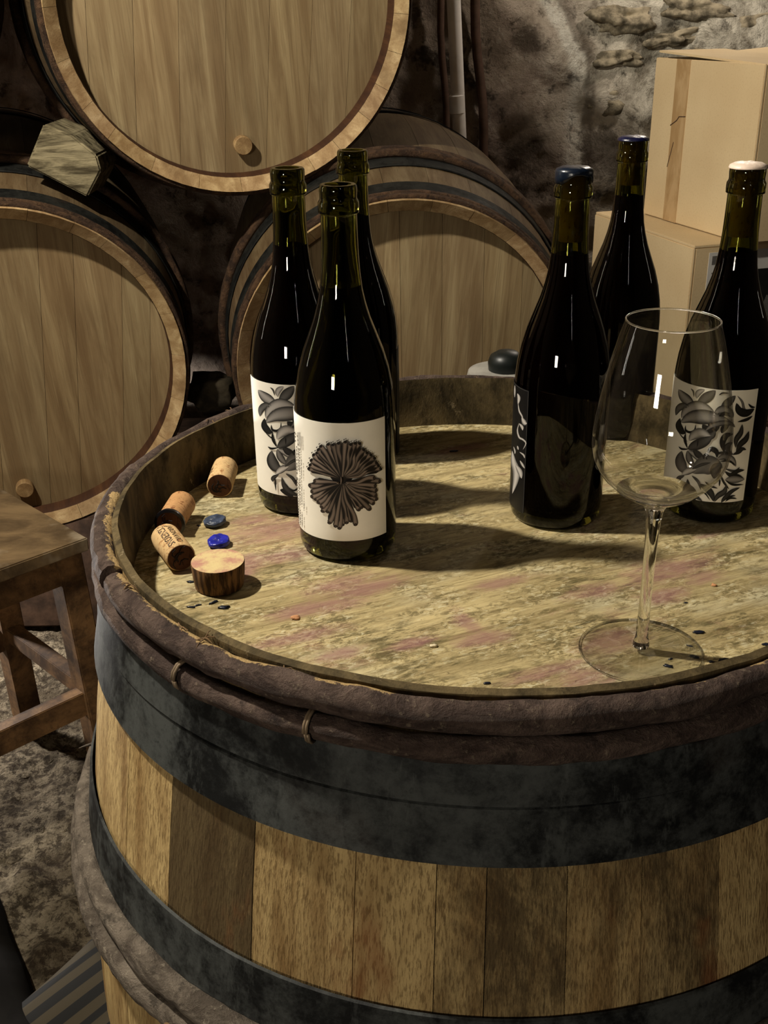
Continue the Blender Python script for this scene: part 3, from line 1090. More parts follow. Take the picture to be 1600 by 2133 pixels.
# wedge block between the lower left and the top barrel
p = at_y(137, 334, 1.93)
m = MB()
rot = Matrix.Rotation(R_(27), 3, 'Y')
prof = [(-.056, -.037), (.054, -.040), (.060, .012), (.045, .032), (-.004, .044), (-.052, .040)]
for y in (-.005, .12):
    for x, z in prof:
        v = rot @ Vector((x, y, z))
        m.v.append(tuple(v + p))
k = len(prof)
m.f = [list(range(k)), list(range(k, 2 * k))[::-1]] + [[i, (i + 1) % k, k + (i + 1) % k, k + i] for i in range(k)]
o = m.build('wooden_wedge', 'wedge', bevel=.003)
tag(o, 'grey weathered wooden wedge jammed between the top and lower left barrels', 'wedge')
p = at_y(441, 815, 2.06)
o = rock('stone_chock', 'stone_dark', p, (.085, .09, .065), 4.2, None, 3, .2)
tag(o, 'rough stone chock wedged low between the two lower barrels', 'stone')

# ------------------------------------------------------------------ pipe and shadow strips on the back wall
m = MB()
pa, pb = at_y(938, -160, 2.82), at_y(966, 470, 2.86)
pts = [pa.lerp(pb, k / 8) for k in range(9)]
m.tube(pts, .0165, 16)
pr = m.build('wall_pipe', 'pipe', smooth=True, auto=40)
tag(pr, 'grey white plastic pipe running up the back wall behind the barrels', 'pipe')
m = MB()
q = at_y(952, 217, 2.841)
dirp = (pb - pa).normalized()
m.tube([q - dirp * .022, q - dirp * .02, q + dirp * .02, q + dirp * .022], [.0166, .0192, .0192, .0166], 16)
cpl = m.build('coupling', 'pipe', pr, smooth=True, auto=40)
for px0, px1, y0, r, lab in ((918, 932, 2.985, .009, 'thin brown cable standing for shade left of the white wall pipe'), (985, 1012, 2.985, .012, 'thick brown cable standing for shade right of the white wall pipe')):  # strips modelled in place of shadow bands beside the pipe
    m = MB()
    a, b = at_y(px0 - 5, -160, y0), at_y(px1, 370, y0 + .02)
    pts = [a.lerp(b, k / 10) + Vector((math.sin(k * 1.1) * .004, 0, 0)) for k in range(11)]
    m.tube(pts, r, 10)
    tag(m.build('wall_shadow_strip', 'shade_tear_brown', smooth=True), lab, 'shadow_strip')

# ------------------------------------------------------------------ cardboard boxes
def frame_xy(p0, p1):
    e = (p1 - p0)
    e.z = 0
    L = e.length
    e.normalize()
    nrm = Vector((e.y, -e.x, 0))   # outward (towards the eye)
    if nrm.dot(EYE - p0) < 0:
        nrm = -nrm
    return e, nrm, L


def carton(label, p0, p1, depth, zb, zt, tape=None, lab=None, openflap=False, skew=0.0):
    """p0,p1: left and right bottom corners of the lit face"""
    e, nrm, L = frame_xy(p0, p1)
    H = zt - zb
    rz = math.atan2(e.y, e.x)
    o = empty('cardboard_box', (p0.x, p0.y, zb), label, 'box', None, (0, 0, rz))
    th = .005
    # local: x along lit face, +y away from the eye
    m = MB(); m.box((L / 2, th / 2, H / 2), (L, th, H)); m.build('front_panel', 'card', o, bevel=.0012)
    m = MB(); m.box((L / 2, depth - th / 2, H / 2), (L, th, H)); m.build('back_panel', 'card', o)
    m = MB(); m.box((L - th / 2, depth / 2, H / 2), (th, depth - 2 * th - .0004, H)); m.build('side_panel', 'card', o, bevel=.0012)
    m = MB(); m.box((th / 2, depth / 2, H / 2), (th, depth - 2 * th - .0004, H)); m.build('side_panel', 'card', o)
    m = MB(); m.box((L / 2, depth / 2, th / 2), (L - 2 * th, depth - 2 * th, th)); m.build('bottom_panel', 'card', o)
    if openflap:
        rot = Matrix.Rotation(R_(-4), 3, 'X')
        m = MB(); m.box((L / 2, depth * .27, H + .0045), (L, depth * .5, th * .8), Matrix.Rotation(R_(2.2), 3, 'Y')); m.build('top_flap', 'card', o)
        m = MB(); m.box((L / 2, depth * .76, H + .010), (L, depth * .47, th * .8), Matrix.Rotation(R_(3.5), 3, 'X')); m.build('top_flap', 'card', o)
    else:
        m = MB(); m.box((L / 2, depth * .25, H + .0026), (L, depth * .49, th)); m.build('top_flap', 'card', o, bevel=.001)
        m = MB(); m.box((L / 2, depth * .75, H + .0026), (L, depth * .49, th)); m.build('top_flap', 'card', o, bevel=.001)
    if tape:
        x0, wd = tape
        m = MB(); m.box((x0, -.0004, H / 2), (wd, .0008, H)); tpo = m.build('packing_tape', 'tape', o)
        tpo['label'] = 'strip of crinkled brown packing tape'
        m = MB()
        pts = [(x0 - wd * .55, -.0012, H * .60), (x0 - wd * .1, -.0016, H * .635), (x0 + wd * .05, -.0016, H * .66), (x0 + wd * .5, -.0012, H * .665)]
        m.tube(pts, .0009, 6)
        pts = [(x0 - wd * .52, -.0012, H * .34), (x0 - wd * .35, -.0014, H * .42), (x0 - wd * .2, -.0012, H * .5)]
        m.tube(pts, .0007, 6)
        m.build('tape_tear', 'shade_tear_brown', o)
    if lab:
        m = MB(); m.box((L + .0004, depth * .5, H * .62), (.0008, depth * .8, H * .70)); lo = m.build('box_label', 'paper_grey', o)
        m = MB()
        m.box((L + .0010, depth * .165, H * .925), (.0005, depth * .09, H * .05))
        for k in range(4):
            m.box((L + .0010, depth * .17, H * (.85 - k * .018)), (.0005, depth * .09, H * .009))
        for k in range(6):
            m.box((L + .0010, depth * (.135 + k * .016), H * .58), (.0005, depth * .006, H * (.30 - .02 * (k % 3))))
        m.build('label_print', 'paper_print', lo)
        m = MB(); m.box((L + .0010, depth * .58, H * .58), (.0005, depth * .5, H * .55)); m.build('label_picture', 'paper_dark', lo)
        m = MB()
        for (yy, zz, a_, s_) in ((.42, .72, .3, .05), (.5, .60, -.3, .06), (.62, .66, .5, .07), (.56, .48, .1, .05), (.7, .5, -.5, .05)):
            m.box((L + .0015, depth * yy, H * zz), (.0004, depth * s_, H * s_ * 3), Matrix.Rotation(a_, 3, 'X'))
        m.build('picture_shape', 'paper_print', lo)
    return o


ZT = HEAD + .01
# lower box: lit face from (1240,447) to (1446,512) along its top edge
zlow = CAMZ - .400
q0, q1 = at(1240, 441, zlow), at(1446, 512, zlow)
carton('closed cardboard box under the taller box, grey label on its side', q0, q1, .34, zlow - .33, zlow - .0055, lab=True)
under = at(1446, 512, zlow)
# upper box
zt_ = CAMZ - .092
u0, u1 = at(1340, 446, zlow), at(1549, 509, zlow)
carton('tall cardboard box on top with brown packing tape down its front', u0, u1, .30, zlow + .0015, zt_, tape=(.102, .048), openflap=True)
# a crate that carries the boxes
e, nrm, L = frame_xy(q0, q1)
m = MB()
rz = math.atan2(e.y, e.x)
ctr = (q0 + q1) / 2 - nrm * .19
hh = zlow - .332
m.box((0, 0, .5 * hh), (L + .16, .46, hh - .002))
st_ = m.build('box_stand', 'beam', bevel=.004)
st_.location = (ctr.x, ctr.y, 0)
st_.rotation_euler = (0, 0, rz)
tag(st_, 'dark wooden stand under the cardboard boxes', 'stand')

# ------------------------------------------------------------------ grey cylinder behind the barrel
p = at_y(1040, 772, 1.27)
gc = empty('gas_cylinder', (p.x + .012, 1.30, 0), 'grey cylinder with black domed cap showing behind the barrel rim', 'cylinder')
H_ = p.z - .002
m = MB(); m.lathe([(0, 0), (.050, 0), (.052, .004), (.052, H_ - .035), (.050, H_ - .02), (.047, H_ - .008), (.040, H_ - .006), (0, H_ - .006)], 32); m.build('body', 'grey_plastic', gc, smooth=True, auto=40)
m = MB(); m.lathe([(0, H_ - .007), (.022, H_ - .007), (.023, H_ + .004), (.020, H_ + .012), (.012, H_ + .017), (0, H_ + .018)], 24); m.build('cap', 'black_plastic', gc, smooth=True, auto=50)

# ------------------------------------------------------------------ bench
SZ = .50
P0, PA, PB = at(183, 1120, SZ), at(0, 1186, SZ), at(0, 985, SZ)
e1 = (PA - P0).normalized()
e2 = (PB - P0).normalized()
e2 = (e2 - e1 * e2.dot(e1)).normalized()
Lx, Ly = .52, .33
bn = empty('bench', (P0.x, P0.y, 0), 'low brown wooden bench beside the barrel, top board worn grey', 'bench')
bw = lambda a, b, z: (e1 * a + e2 * b + Vector((0, 0, z)))
RM = Matrix((e1, e2, Vector((0, 0, 1)))).transposed()
m = MB(); m.box(bw(Lx / 2, Ly / 2, SZ - .011), (Lx, Ly, .022), RM); m.build('seat', 'bench_top', bn, bevel=.002)
ins = .014
m = MB(); m.box(bw(Lx / 2, ins + .01, SZ - .0475), (Lx - .06, .018, .05), RM); m.build('apron', 'bench', bn)
m = MB(); m.box(bw(Lx / 2, Ly - ins - .01, SZ - .0475), (Lx - .06, .018, .05), RM); m.build('apron', 'bench', bn)
m = MB(); m.box(bw(ins + .01, Ly / 2, SZ - .0475), (.018, Ly - .09, .05), RM); m.build('apron', 'bench', bn)
m = MB(); m.box(bw(Lx - ins - .01, Ly / 2, SZ - .0475), (.018, Ly - .09, .05), RM); m.build('apron', 'bench', bn)
for (a, b, sa, sb) in ((.03, .03, -1, -1), (Lx - .03, .03, 1, -1), (.03, Ly - .03, -1, 1), (Lx - .03, Ly - .03, 1, 1)):
    m = MB()
    m.bar(bw(a, b, SZ - .023), bw(a + sa * .018, b + sb * .012, -.012), .042, .042, up=tuple(e1))
    m.build('leg', 'bench', bn, bevel=.002)
zs = .205
m = MB(); m.box(bw(Lx / 2, .022, zs), (Lx - .025, .024, .045), RM); m.build('stretcher', 'bench', bn, bevel=.0015)
m = MB(); m.box(bw(.022, Ly / 2, zs + .012), (.026, Ly - .025, .03), RM); m.build('stretcher', 'bench', bn, bevel=.0015)
m = MB(); m.box(bw(Lx / 2, Ly - .022, zs), (Lx - .025, .024, .045), RM); m.build('stretcher', 'bench', bn, bevel=.0015)

# ------------------------------------------------------------------ rug and cloth at the bottom left
pr_ = at(150, 2110, .01)
m = MB()
for j in range(13):
    for i in range(31):
        x, y = -.20 + .40 * i / 30, -.10 + .30 * j / 12
        m.v.append((x - .5 * y * y, y, .012 + .012 * math.sin(x * 26) * math.cos(y * 5) + .004))
for j in range(12):
    for i in range(30):
        a = j * 31 + i
        m.f.append([a, a + 1, a + 32, a + 31])
o = m.build('striped_rug', 'rug', smooth=True)
sl = o.modifiers.new('thickness', 'SOLIDIFY'); sl.thickness = .006
o.location = (pr_.x + .05, pr_.y - .175, 0)
o.rotation_euler = (0, 0, R_(-38))
tag(o, 'black and beige striped rug lying on the ground beside the barrel foot', 'rug')
pk = at(-175, 2075, .03)
m = MB()
for j in range(13):
    for i in range(13):
        x, y = -.17 + .34 * i / 12, -.17 + .34 * j / 12
        m.v.append((x, y, .05 + .012 * math.sin(x * 22 + y * 9) + .008 * math.cos(y * 31) - .10 * (max(abs(x), abs(y)) / .17)**4 * .4))
for j in range(12):
    for i in range(12):
        a = j * 13 + i
        m.f.append([a, a + 1, a + 14, a + 13])
o = m.build('black_cloth', 'black_cloth', smooth=True)
sl = o.modifiers.new('thickness', 'SOLIDIFY'); sl.thickness = .004
o.location = (pk.x - .02, pk.y - .02, 0)
o.rotation_euler = (0, 0, R_(30))
tag(o, 'crumpled black cloth on the ground in the bottom left corner', 'cloth')


# ------------------------------------------------------------------ bottles
BP = [(.0340, 0.0), (.0375, .0012), (.0396, .0045), (.0406, .010), (.0408, .018), (.0408, .118), (.0403, .128), (.0390, .140), (.0362, .155), (.0318, .170), (.0268, .183), (.0222, .195), (.0187, .207), (.0166, .217), (.0152, .229), (.0143, .243), (.0139, .258), (.0137, .2725), (.0139, .2728), (.0153, .2738), (.0155, .2768), (.0154, .2812), (.0147, .2826), (.0141, .2836), (.0140, .2850), (.0143, .2895), (.0141, .2925), (.0132, .2940)]
TH = .0026
BI = [(.0100, .294), (.0098, .285), (.0098, .25), (.0112, .235), (.0128, .222), (.0150, .212), (.0190, .199), (.0240, .185), (.0290, .171), (.0334, .156), (.0363, .141), (.0377, .128), (.0382, .118), (.0382, .018), (.0370, .010), (.0300, .009), (.012, .022), (0, .026)]


def scale_prof(P, kr, kz):
    return [(r * kr, z * kz) for r, z in P]


def bottle(label, x, y, kr=1., kz=1., wine='red_wine', level=.22, cork=None, wax=None, wide=0.0, group=None):
    o = empty('wine_bottle', (x, y, HEAD), label, 'bottle', group)
    P = scale_prof(BP, kr, kz)
    if wide:
        P = [(r + wide * max(0, 1 - abs(z / kz - .08) / .12) if .01 < z < .2 else r, z) for r, z in P]
    I = scale_prof(BI, kr, kz)
    outer = [(0, .012), (.012, .010), (.028, .002)] + P
    m = MB(); m.lathe(outer + I, 72)
    g = m.build('glass_body', 'bottle_glass', o, smooth=True, auto=50)
    Iz = sorted([(z, r) for r, z in I[:-3]] + [(.0095, .034 * kr)])
    rr = lambda z: interp(Iz, z)
    wn = [(0, .0245)] + [(.030 * kr, .0098)]
    zz = [.012, .02, .05, .09, .118, .128, .141, .156, .171, .185, .199, .212, .222, .235, .25, .27]
    pr = [(0, .0255 * kz), (.012 * kr, .0215 * kz), (.030 * kr, .0095 * kz)]
    for z in zz:
        z *= kz
        if z < level:
            pr.append((rr(z) + .0002, z))
    pr += [(rr(level) + .0002, level), (0, level)]
    m = MB(); m.lathe(pr, 60)
    wv = m.build('wine', wine, o, smooth=True, auto=50)
    if cork:
        c0, c1 = cork
        m = MB(); m.lathe([(0, c0), (.0097 * kr, c0), (.0097 * kr, c1), (0, c1)], 28)
        m.build('cork', 'cork2', o, smooth=True, auto=40)
    if wax:
        mat, drop = wax
        T = .294 * kz
        m = MB()
        n = 48
        prof = [(0, .0028), (.006, .0030), (.0115, .0022), (.0145, .0008), (.0152, -.001)]
        for i in range(n):
            a = 2 * PI * i / n
            d = drop * (.55 + .45 * math.sin(a * 2 + 1) + .35 * noise.noise(Vector((math.cos(a) * 2, math.sin(a) * 2, 3.))))
            for r, z in prof:
                m.v.append((r * kr * math.cos(a), r * kr * math.sin(a), T + z + .0006 * noise.noise(Vector((math.cos(a) * r * 300, math.sin(a) * r * 300, 1)))))
            for f_ in (.5, 1.0):
                zz_ = -.001 - d * f_
                m.v.append((.0152 * kr * math.cos(a), .0152 * kr * math.sin(a), T + zz_))
            m.v.append((.0136 * kr * math.cos(a), .0136 * kr * math.sin(a), T - .001 - d))
        K = len(prof) + 3
        for i in range(n):
            j = (i + 1) % n
            for q in range(K - 1):
                m.f.append([i * K + q, j * K + q, j * K + q + 1, i * K + q + 1])
        m.build('wax_cap', mat, o, smooth=True)
    return o


FX, FY = -.0304, .8263
WX, WYY = .1519, .8791
RX, RY = .2901, .8881
pL = at(598, 349, HEAD + .294)
pB1 = at(734, 312, HEAD + .294)
pB2 = at(1320, 289, HEAD + .294)
LX, LY = pL.x, pL.y
bF = bottle('open olive green bottle of white wine, white label with brown coral drawing', FX, FY, .993, .9975, 'white_wine', .219)
bL = bottle('open dark bottle left of the coral labelled one, leafy grey drawing on its label', LX, LY, .99, 1, 'red_wine', .233)
bB1 = bottle('open dark bottle behind the coral labelled one, narrow black back label', pB1.x, pB1.y, .99, 1, 'red_wine', .236)
bW = bottle('dark bottle with navy wax cap and black and white label edge', WX, WYY, .985, 1.0, 'red_wine', .230, (.240, .2925), ('wax_cap', .009))
bB2 = bottle('unlabelled dark bottle with thin blue wax on top, furthest back on the right', pB2.x, pB2.y, .985, 1, 'red_wine', .242, (.252, .2925), ('wax_navy', .0004))
bR = bottle('dark bottle behind the wine glass, white wax top and leafy label', RX, RY, .985, 1, 'red_wine', .229, (.240, .2925), ('wax_white', .0006))


# ------------------------------------------------------------------ labels and their printed artwork
def th0_of(c):
    return math.atan2(-c[1], -c[0])


class Wrap:
    """things laid on a bottle's wall: angle (relative to the side facing the camera) and height"""

    def __init__(s, c, r):
        s.c, s.r, s.t0, s.k = c, r, th0_of(c), 0

    def P(s, a, z, lift=0.):
        t = s.t0 + a
        return ((s.r + lift) * math.cos(t), (s.r + lift) * math.sin(t), z)

    def patch(s, name, mat, parent, a0, a1, z0, z1, lift=.0003, th=.0002, label=None):
        m = MB()
        n = 40
        for i in range(n + 1):
            a = a0 + (a1 - a0) * i / n
            for lf, z in ((lift - th, z0), (lift, z0), (lift, z1), (lift - th, z1)):
                m.v.append(s.P(a, z, lf))
        for i in range(n):
            for q in range(4):
                q2 = (q + 1) % 4
                m.f.append([i * 4 + q, (i + 1) * 4 + q, (i + 1) * 4 + q2, i * 4 + q2])
        m.f += [[0, 1, 2, 3], [n * 4, n * 4 + 3, n * 4 + 2, n * 4 + 1]]
        return m.build(name, mat, parent, smooth=True, auto=40)


def smooth_path(pts, n):
    P = [Vector((*p, 0)) for p in pts]
    if len(P) == 2:
        P = [P[0], P[0].lerp(P[1], .5), P[1]]
    out = []
    ext = [P[0] * 2 - P[1]] + P + [P[-1] * 2 - P[-2]]
    segs = len(P) - 1
    for i in range(segs):
        a, b, c, d = ext[i:i + 4]
        m = max(2, n // segs)
        for k in range(m):
            t = k / m
            out.append(.5 * ((2 * b) + (-a + c) * t + (2 * a - 5 * b + 4 * c - d) * t * t + (-a + 3 * b - 3 * c + d) * t**3))
    out.append(P[-1])
    return out


class Print:
    def __init__(s):
        s.m, s.col, s.lift = MB(), [], .0004

    def stroke(s, pts, w, fn, wrap, core, edge, shape='leaf', n=18, core2=None, grow=1.0):
        """ribbon in art coordinates; fn maps art xy -> (angle, z)"""
        path = smooth_path(pts, n)
        N = len(path)
        b = len(s.m.v)
        s.lift += .000014
        for i, p in enumerate(path):
            t = i / (N - 1)
            d = (path[min(i + 1, N - 1)] - path[max(i - 1, 0)])
            d.normalize()
            nr = Vector((-d.y, d.x, 0))
            if shape == 'leaf':
                ww = w * math.sin(PI * min(1, max(0, t)))**.75
            elif shape == 'finger':
                ww = w * (.30 + .70 * t) * (1 if t < .94 else (1 - (t - .94) / .06 * .5))
            elif shape == 'line':
                ww = w
            else:
                ww = w * (1 - t)**.6
            cc = core if core2 is None else tuple(core[q] * (1 - t) + core2[q] * t for q in range(3))
            ww *= grow
            mxc = lambda f: tuple(f * e + (1 - f) * q for e, q in zip(edge, cc))
            for o_, c_ in ((-1, edge), (-.8, mxc(.8)), (-.55, mxc(.4)), (-.25, mxc(.08)), (0, cc), (.25, cc), (.5, mxc(.35)), (.78, mxc(.85)), (1, edge)):
                q = p + nr * (ww * o_)
                a, z = fn(q.x, q.y)
                s.m.v.append(wrap.P(a, z, s.lift))
                s.col.append(c_)
        for i in range(N - 1):
            for k in range(8):
                s.m.f.append([b + i * 9 + k, b + i * 9 + k + 1, b + (i + 1) * 9 + k + 1, b + (i + 1) * 9 + k])

    def build(s, parent, name='printed_drawing'):
        return s.m.build(name, 'print', parent, smooth=True, att=('print', s.col))


G = lambda v: srgb(v, v * .965, v * .93)
rF = .0408 * .993
wF = Wrap((FX, FY), rF)
cF = lambda px, py: on_cyl(px, py, (FX, FY), rF)
a1F = cF(802.5, 990)[0]
zt = cF(710, 882)[1] - HEAD
zb = cF(715, 1127)[1] - HEAD
labF = wF.patch('label', 'label_white', bF, -R_(97), a1F, zb, zt)
labF['label'] = 'white paper label with a brown coral-like drawing'


def fnF(X, Y):
    a, z = cF(600 + X / 6.957, 860 + Y / 6.957)
    return a, z - HEAD


pt = Print()
cen = (790, 960)
rnd = random.Random(3)
BR, BL = srgb(138, 122, 110), srgb(20, 14, 12)
low = [(390, 980), (320, 1045), (350, 1140), (350, 1215), (395, 1250), (440, 1300), (490, 1370), (500, 1430), (575, 1440), (600, 1600), (690, 1650), (745, 1680), (790, 1630), (850, 1600), (920, 1575), (980, 1625), (1030, 1410), (1070, 1375), (1185, 1400), (1235, 1315), (1280, 1250), (1270, 1200), (1275, 1120), (1325, 985), (1260, 1050), (1245, 935)]
upp = [(312, 795), (333, 740), (350, 670), (385, 590), (432, 560), (455, 510), (490, 460), (592, 430), (660, 435), (737, 412), (830, 392), (905, 430), (968, 415), (1030, 420), (1088, 512), (1135, 560), (1190, 590), (1243, 640), (1272, 710), (1300, 752), (1335, 800)]
# dark ground of the drawing
pt.stroke([(600, 900), (790, 900), (960, 900)], 150, fnF, wF, BL, BL)
for tips, up_ in ((low, 0), (upp, 1)):
    idx = list(range(len(tips)))
    idx.sort(key=lambda i: -abs(math.atan2(tips[i][1] - cen[1], tips[i][0] - cen[0]) + PI / 2) if up_ else abs(i - 12))
    for i in idx:
        tx, ty = tips[i]
        dx, dy = tx - cen[0], ty - cen[1]
        L = math.hypot(dx, dy)
        bx = cen[0] + dx / L * 40 + (0 if up_ else 10 * dx / L)
        by = (935 + dy / L * 30) if up_ else (1000 + dy / L * 25)
        nx, ny = -dy / L, dx / L
        bend = (26 if i % 2 else 6) + rnd.uniform(-8, 8)
        if up_:
            bend += 22 * (1 if dx > 0 else -1) * min(1, abs(dx) / 250)
        p1 = (bx + (tx - bx) * .38 + nx * bend, by + (ty - by) * .38 + ny * bend)
        p2 = (bx + (tx - bx) * .74 - nx * bend * .5, by + (ty - by) * .74 - ny * bend * .5)
        wd = 40 if up_ else 42
        pt.stroke([(bx, by), ((bx + tx) / 2, (by + ty) / 2), (tx - dx / L * 30, ty - dy / L * 30)], 52, fnF, wF, BL, BL, 'finger', 8)
        kk = rnd.uniform(.75, 1.15)
        core = tuple(c * kk for c in BR)
        pt.stroke([(bx, by), p1, p2, (tx, ty)], wd, fnF, wF, tuple(q * .75 for q in core), BL, 'finger', 20, core2=core)
        # dark, curled tip
        ex, ey = dx / L, dy / L
        pt.stroke([(tx - ex * 34, ty - ey * 34), (tx - ex * 8, ty - ey * 8), (tx + ex * 12, ty + ey * 12)], 25 if up_ else 30, fnF, wF, srgb(58, 48, 42) if not up_ else BL, BL, 'leaf', 8)
        if up_:
            pt.stroke([(tx - 16, ty - 8), (tx - 18, ty - 26), (tx, ty - 30)], 6, fnF, wF, BL, BL, 'leaf', 6)
            pt.stroke([(tx + 14, ty - 6), (tx + 18, ty - 24)], 6, fnF, wF, BL, BL, 'leaf', 6)
pt.stroke([(770, 900), (775, 960), (768, 1020)], 12, fnF, wF, BR, BL)
pt.stroke([(700, 985), (725, 1000), (745, 1010)], 10, fnF, wF, BR, BL)
pt.stroke([(900, 985), (860, 1005), (830, 1020)], 10, fnF, wF, BR, BL)
pt.build(labF)
# columns of small print down the left edge (the square code above them is left out)
pt = Print()
ik = srgb(96, 90, 84)
for X, segs in ((132, ((480, 700), (720, 900), (930, 1500))), (158, ((500, 640), (660, 830), (950, 1200), (1230, 1600))), (186, ((510, 880), (900, 1100), (1130, 1330), (1400, 1620))), (212, ((680, 760), (780, 930), (1060, 1330), (1460, 1640))), (243, ((1300, 1410),))):
    for y0, y1 in segs:
        y = y0
        while y < y1:
            ln = rnd.uniform(14, 46)
            pt.stroke([(X + (y - 480) * .018, y), (X + (min(y + ln, y1) - 480) * .018, min(y + ln, y1))], 4.2, fnF, wF, ik, ik, 'line', 2)
            y += ln + 12
for k in range(7):
    pt.stroke([(165 + k * 7, 275), (170 + k * 7, 480)], 1.6, fnF, wF, ik, ik, 'line', 3)
for (X, Y) in ((110, 245), (130, 270), (137, 330), (140, 390)):
    pt.stroke([(X, Y), (X + 3, Y + 22)], 6, fnF, wF, ik, ik, 'line', 2)
pt.build(labF, 'small_print')

# leafy face drawing, for the left bottle and the one behind the glass
rR = .0408 * .985
cR = lambda px, py: on_cyl(px, py, (RX, RY), rR)
ZT_R = cR(1500, 812)[1] - HEAD
ZB_R = cR(1490, 1046)[1] - HEAD
A1_R = cR(1563, 930)[0]
A0_R = -R_(84)


def fnR(X, Y):
    a, z = cR(1390 + X / 7.619, 780 + Y / 7.619)
    return a, min(ZT_R, max(ZB_R, z - HEAD))


g1, g2, g3, bk = G(70), G(120), G(168), G(14)
LEAVES = [
    ([(440, 490), (350, 430), (260, 345), (185, 235)], 62, g2, bk), ([(470, 480), (580, 400), (680, 330), (770, 250)], 66, g1, bk),
    ([(470, 380), (500, 290), (600, 235)], 36, g3, g1), ([(430, 360), (420, 270), (380, 220)], 14, g1, bk), ([(820, 330), (880, 292), (985, 296)], 13, bk, bk),
    ([(850, 545), (960, 450), (1085, 335)], 52, g1, bk), ([(1110, 335), (1185, 430), (1230, 560), (1370, 540)], 20, g2, bk),
    ([(1095, 450), (1140, 570), (1250, 610), (1380, 540)], 52, G(28), bk), ([(1350, 655), (1250, 715), (1110, 752)], 24, G(24), bk), ([(1280, 460), (1330, 510), (1390, 520)], 18, bk, bk),
    ([(145, 650), (190, 540), (270, 495), (350, 510)], 44, g1, bk), ([(230, 690), (320, 570), (470, 510), (620, 545), (760, 620)], 76, G(134), bk),
    ([(740, 620), (860, 560), (980, 600), (1050, 680)], 60, g2, bk), ([(215, 760), (380, 680), (560, 670), (760, 690), (1010, 740)], 92, G(116), bk),
    ([(820, 660), (900, 620), (990, 615)], 26, bk, bk), ([(215, 690), (190, 800), (240, 900), (310, 930)], 42, G(30), bk),
    ([(300, 800), (300, 880), (370, 915), (440, 880), (460, 790)], 20, bk, bk), ([(560, 790), (640, 870), (760, 820), (800, 740)], 66, G(30), bk),
    ([(600, 900), (700, 820), (860, 770), (1000, 775), (1075, 835)], 34, g2, bk), ([(860, 930), (900, 850), (980, 800)], 38, G(26), bk),
    ([(560, 950), (690, 975), (770, 890)], 44, g1, bk), ([(350, 1050), (440, 960), (560, 930), (720, 1010)], 66, G(150), g1),
    ([(300, 930), (290, 1040), (330, 1170)], 22, bk, bk), ([(190, 920), (260, 1000), (330, 1060)], 9, bk, bk), ([(330, 1180), (440, 1130), (600, 1060), (720, 980)], 66, G(60), bk),
    ([(480, 1150), (490, 1080), (500, 1040)], 12, bk, bk), ([(1045, 938), (930, 970), (875, 1080), (900, 1235)], 40, G(34), bk),
    ([(1185, 785), (1160, 920), (1090, 1030), (1080, 1160)], 34, G(66), bk), ([(1288, 895), (1240, 1020), (1150, 1110), (1085, 1240)], 36, G(50), bk),
    ([(1030, 1070), (950, 1140), (960, 1220), (1040, 1270)], 44, g1, bk), ([(1245, 1190), (1180, 1178), (1120, 1230), (1030, 1270)], 26, G(40), bk),
    ([(760, 1250), (880, 1240), (1020, 1250)], 24, G(36), bk), ([(780, 1350), (900, 1300), (1020, 1350), (1085, 1460)], 44, g2, bk), ([(1085, 1440), (980, 1370), (840, 1372)], 18, bk, bk),
    ([(190, 1140), (250, 1180), (360, 1180)], 16, bk, bk), ([(240, 1210), (215, 1350), (260, 1480), (360, 1540)], 66, G(64), bk), ([(330, 1200), (360, 1340), (440, 1470)], 40, g2, bk),
    ([(340, 1200), (450, 1280), (560, 1400)], 34, g3, bk), ([(420, 1180), (500, 1270), (600, 1330)], 40, G(40), bk), ([(640, 1250), (700, 1180), (780, 1220), (790, 1320)], 34, G(20), bk),
    ([(560, 1330), (620, 1290), (650, 1350)], 34, G(18), bk), ([(400, 1560), (560, 1450), (720, 1430), (880, 1470)], 120, G(104), g1), ([(240, 1590), (340, 1530), (470, 1500)], 44, g3, bk),
    ([(400, 1500), (540, 1430), (700, 1390)], 24, g1, bk), ([(850, 1400), (770, 1500), (740, 1650)], 66, g1, bk), ([(840, 1560), (780, 1690), (665, 1745)], 22, G(40), bk),
    ([(835, 1640), (822, 1770)], 13, bk, bk), ([(840, 1580), (890, 1700), (975, 1815)], 17, G(40), bk), ([(1140, 1465), (1060, 1530), (910, 1490)], 20, g1, bk),
    ([(1215, 1510), (1100, 1530), (1000, 1590), (905, 1530)], 28, G(34), bk), ([(910, 1665), (1040, 1600), (1120, 1600), (1215, 1660)], 22, bk, bk), ([(910, 1665), (1050, 1660), (1215, 1655)], 46, g2, g1),
    ([(910, 1665), (1030, 1740), (1200, 1740)], 17, bk, bk), ([(500, 1725), (620, 1800), (700, 1890), (735, 2010)], 40, G(50), bk), ([(935, 1740), (900, 1850), (800, 1920), (745, 2015)], 34, g1, bk),
    ([(1145, 1785), (1010, 1850), (900, 1960), (850, 2025)], 26, G(50), bk), ([(1075, 1915), (990, 1930), (900, 1990)], 14, bk, bk), ([(1095, 1965), (990, 1955), (910, 2010)], 16, bk, bk),
    ([(390, 1810), (480, 1890), (590, 1870), (680, 1990)], 15, bk, bk), ([(270, 1840), (380, 1900), (460, 1985)], 42, G(26), bk), ([(330, 1650), (350, 1790), (420, 1900), (560, 2000)], 34, G(60), bk),
    ([(400, 1600), (500, 1700), (540, 1830)], 22, G(70), bk), ([(180, 1700), (200, 1640), (290, 1600)], 26, G(60), bk), ([(230, 1620), (215, 1730), (205, 1850)], 12, bk, bk), ([(600, 1690), (680, 1760), (800, 1800)], 18, bk, bk)]


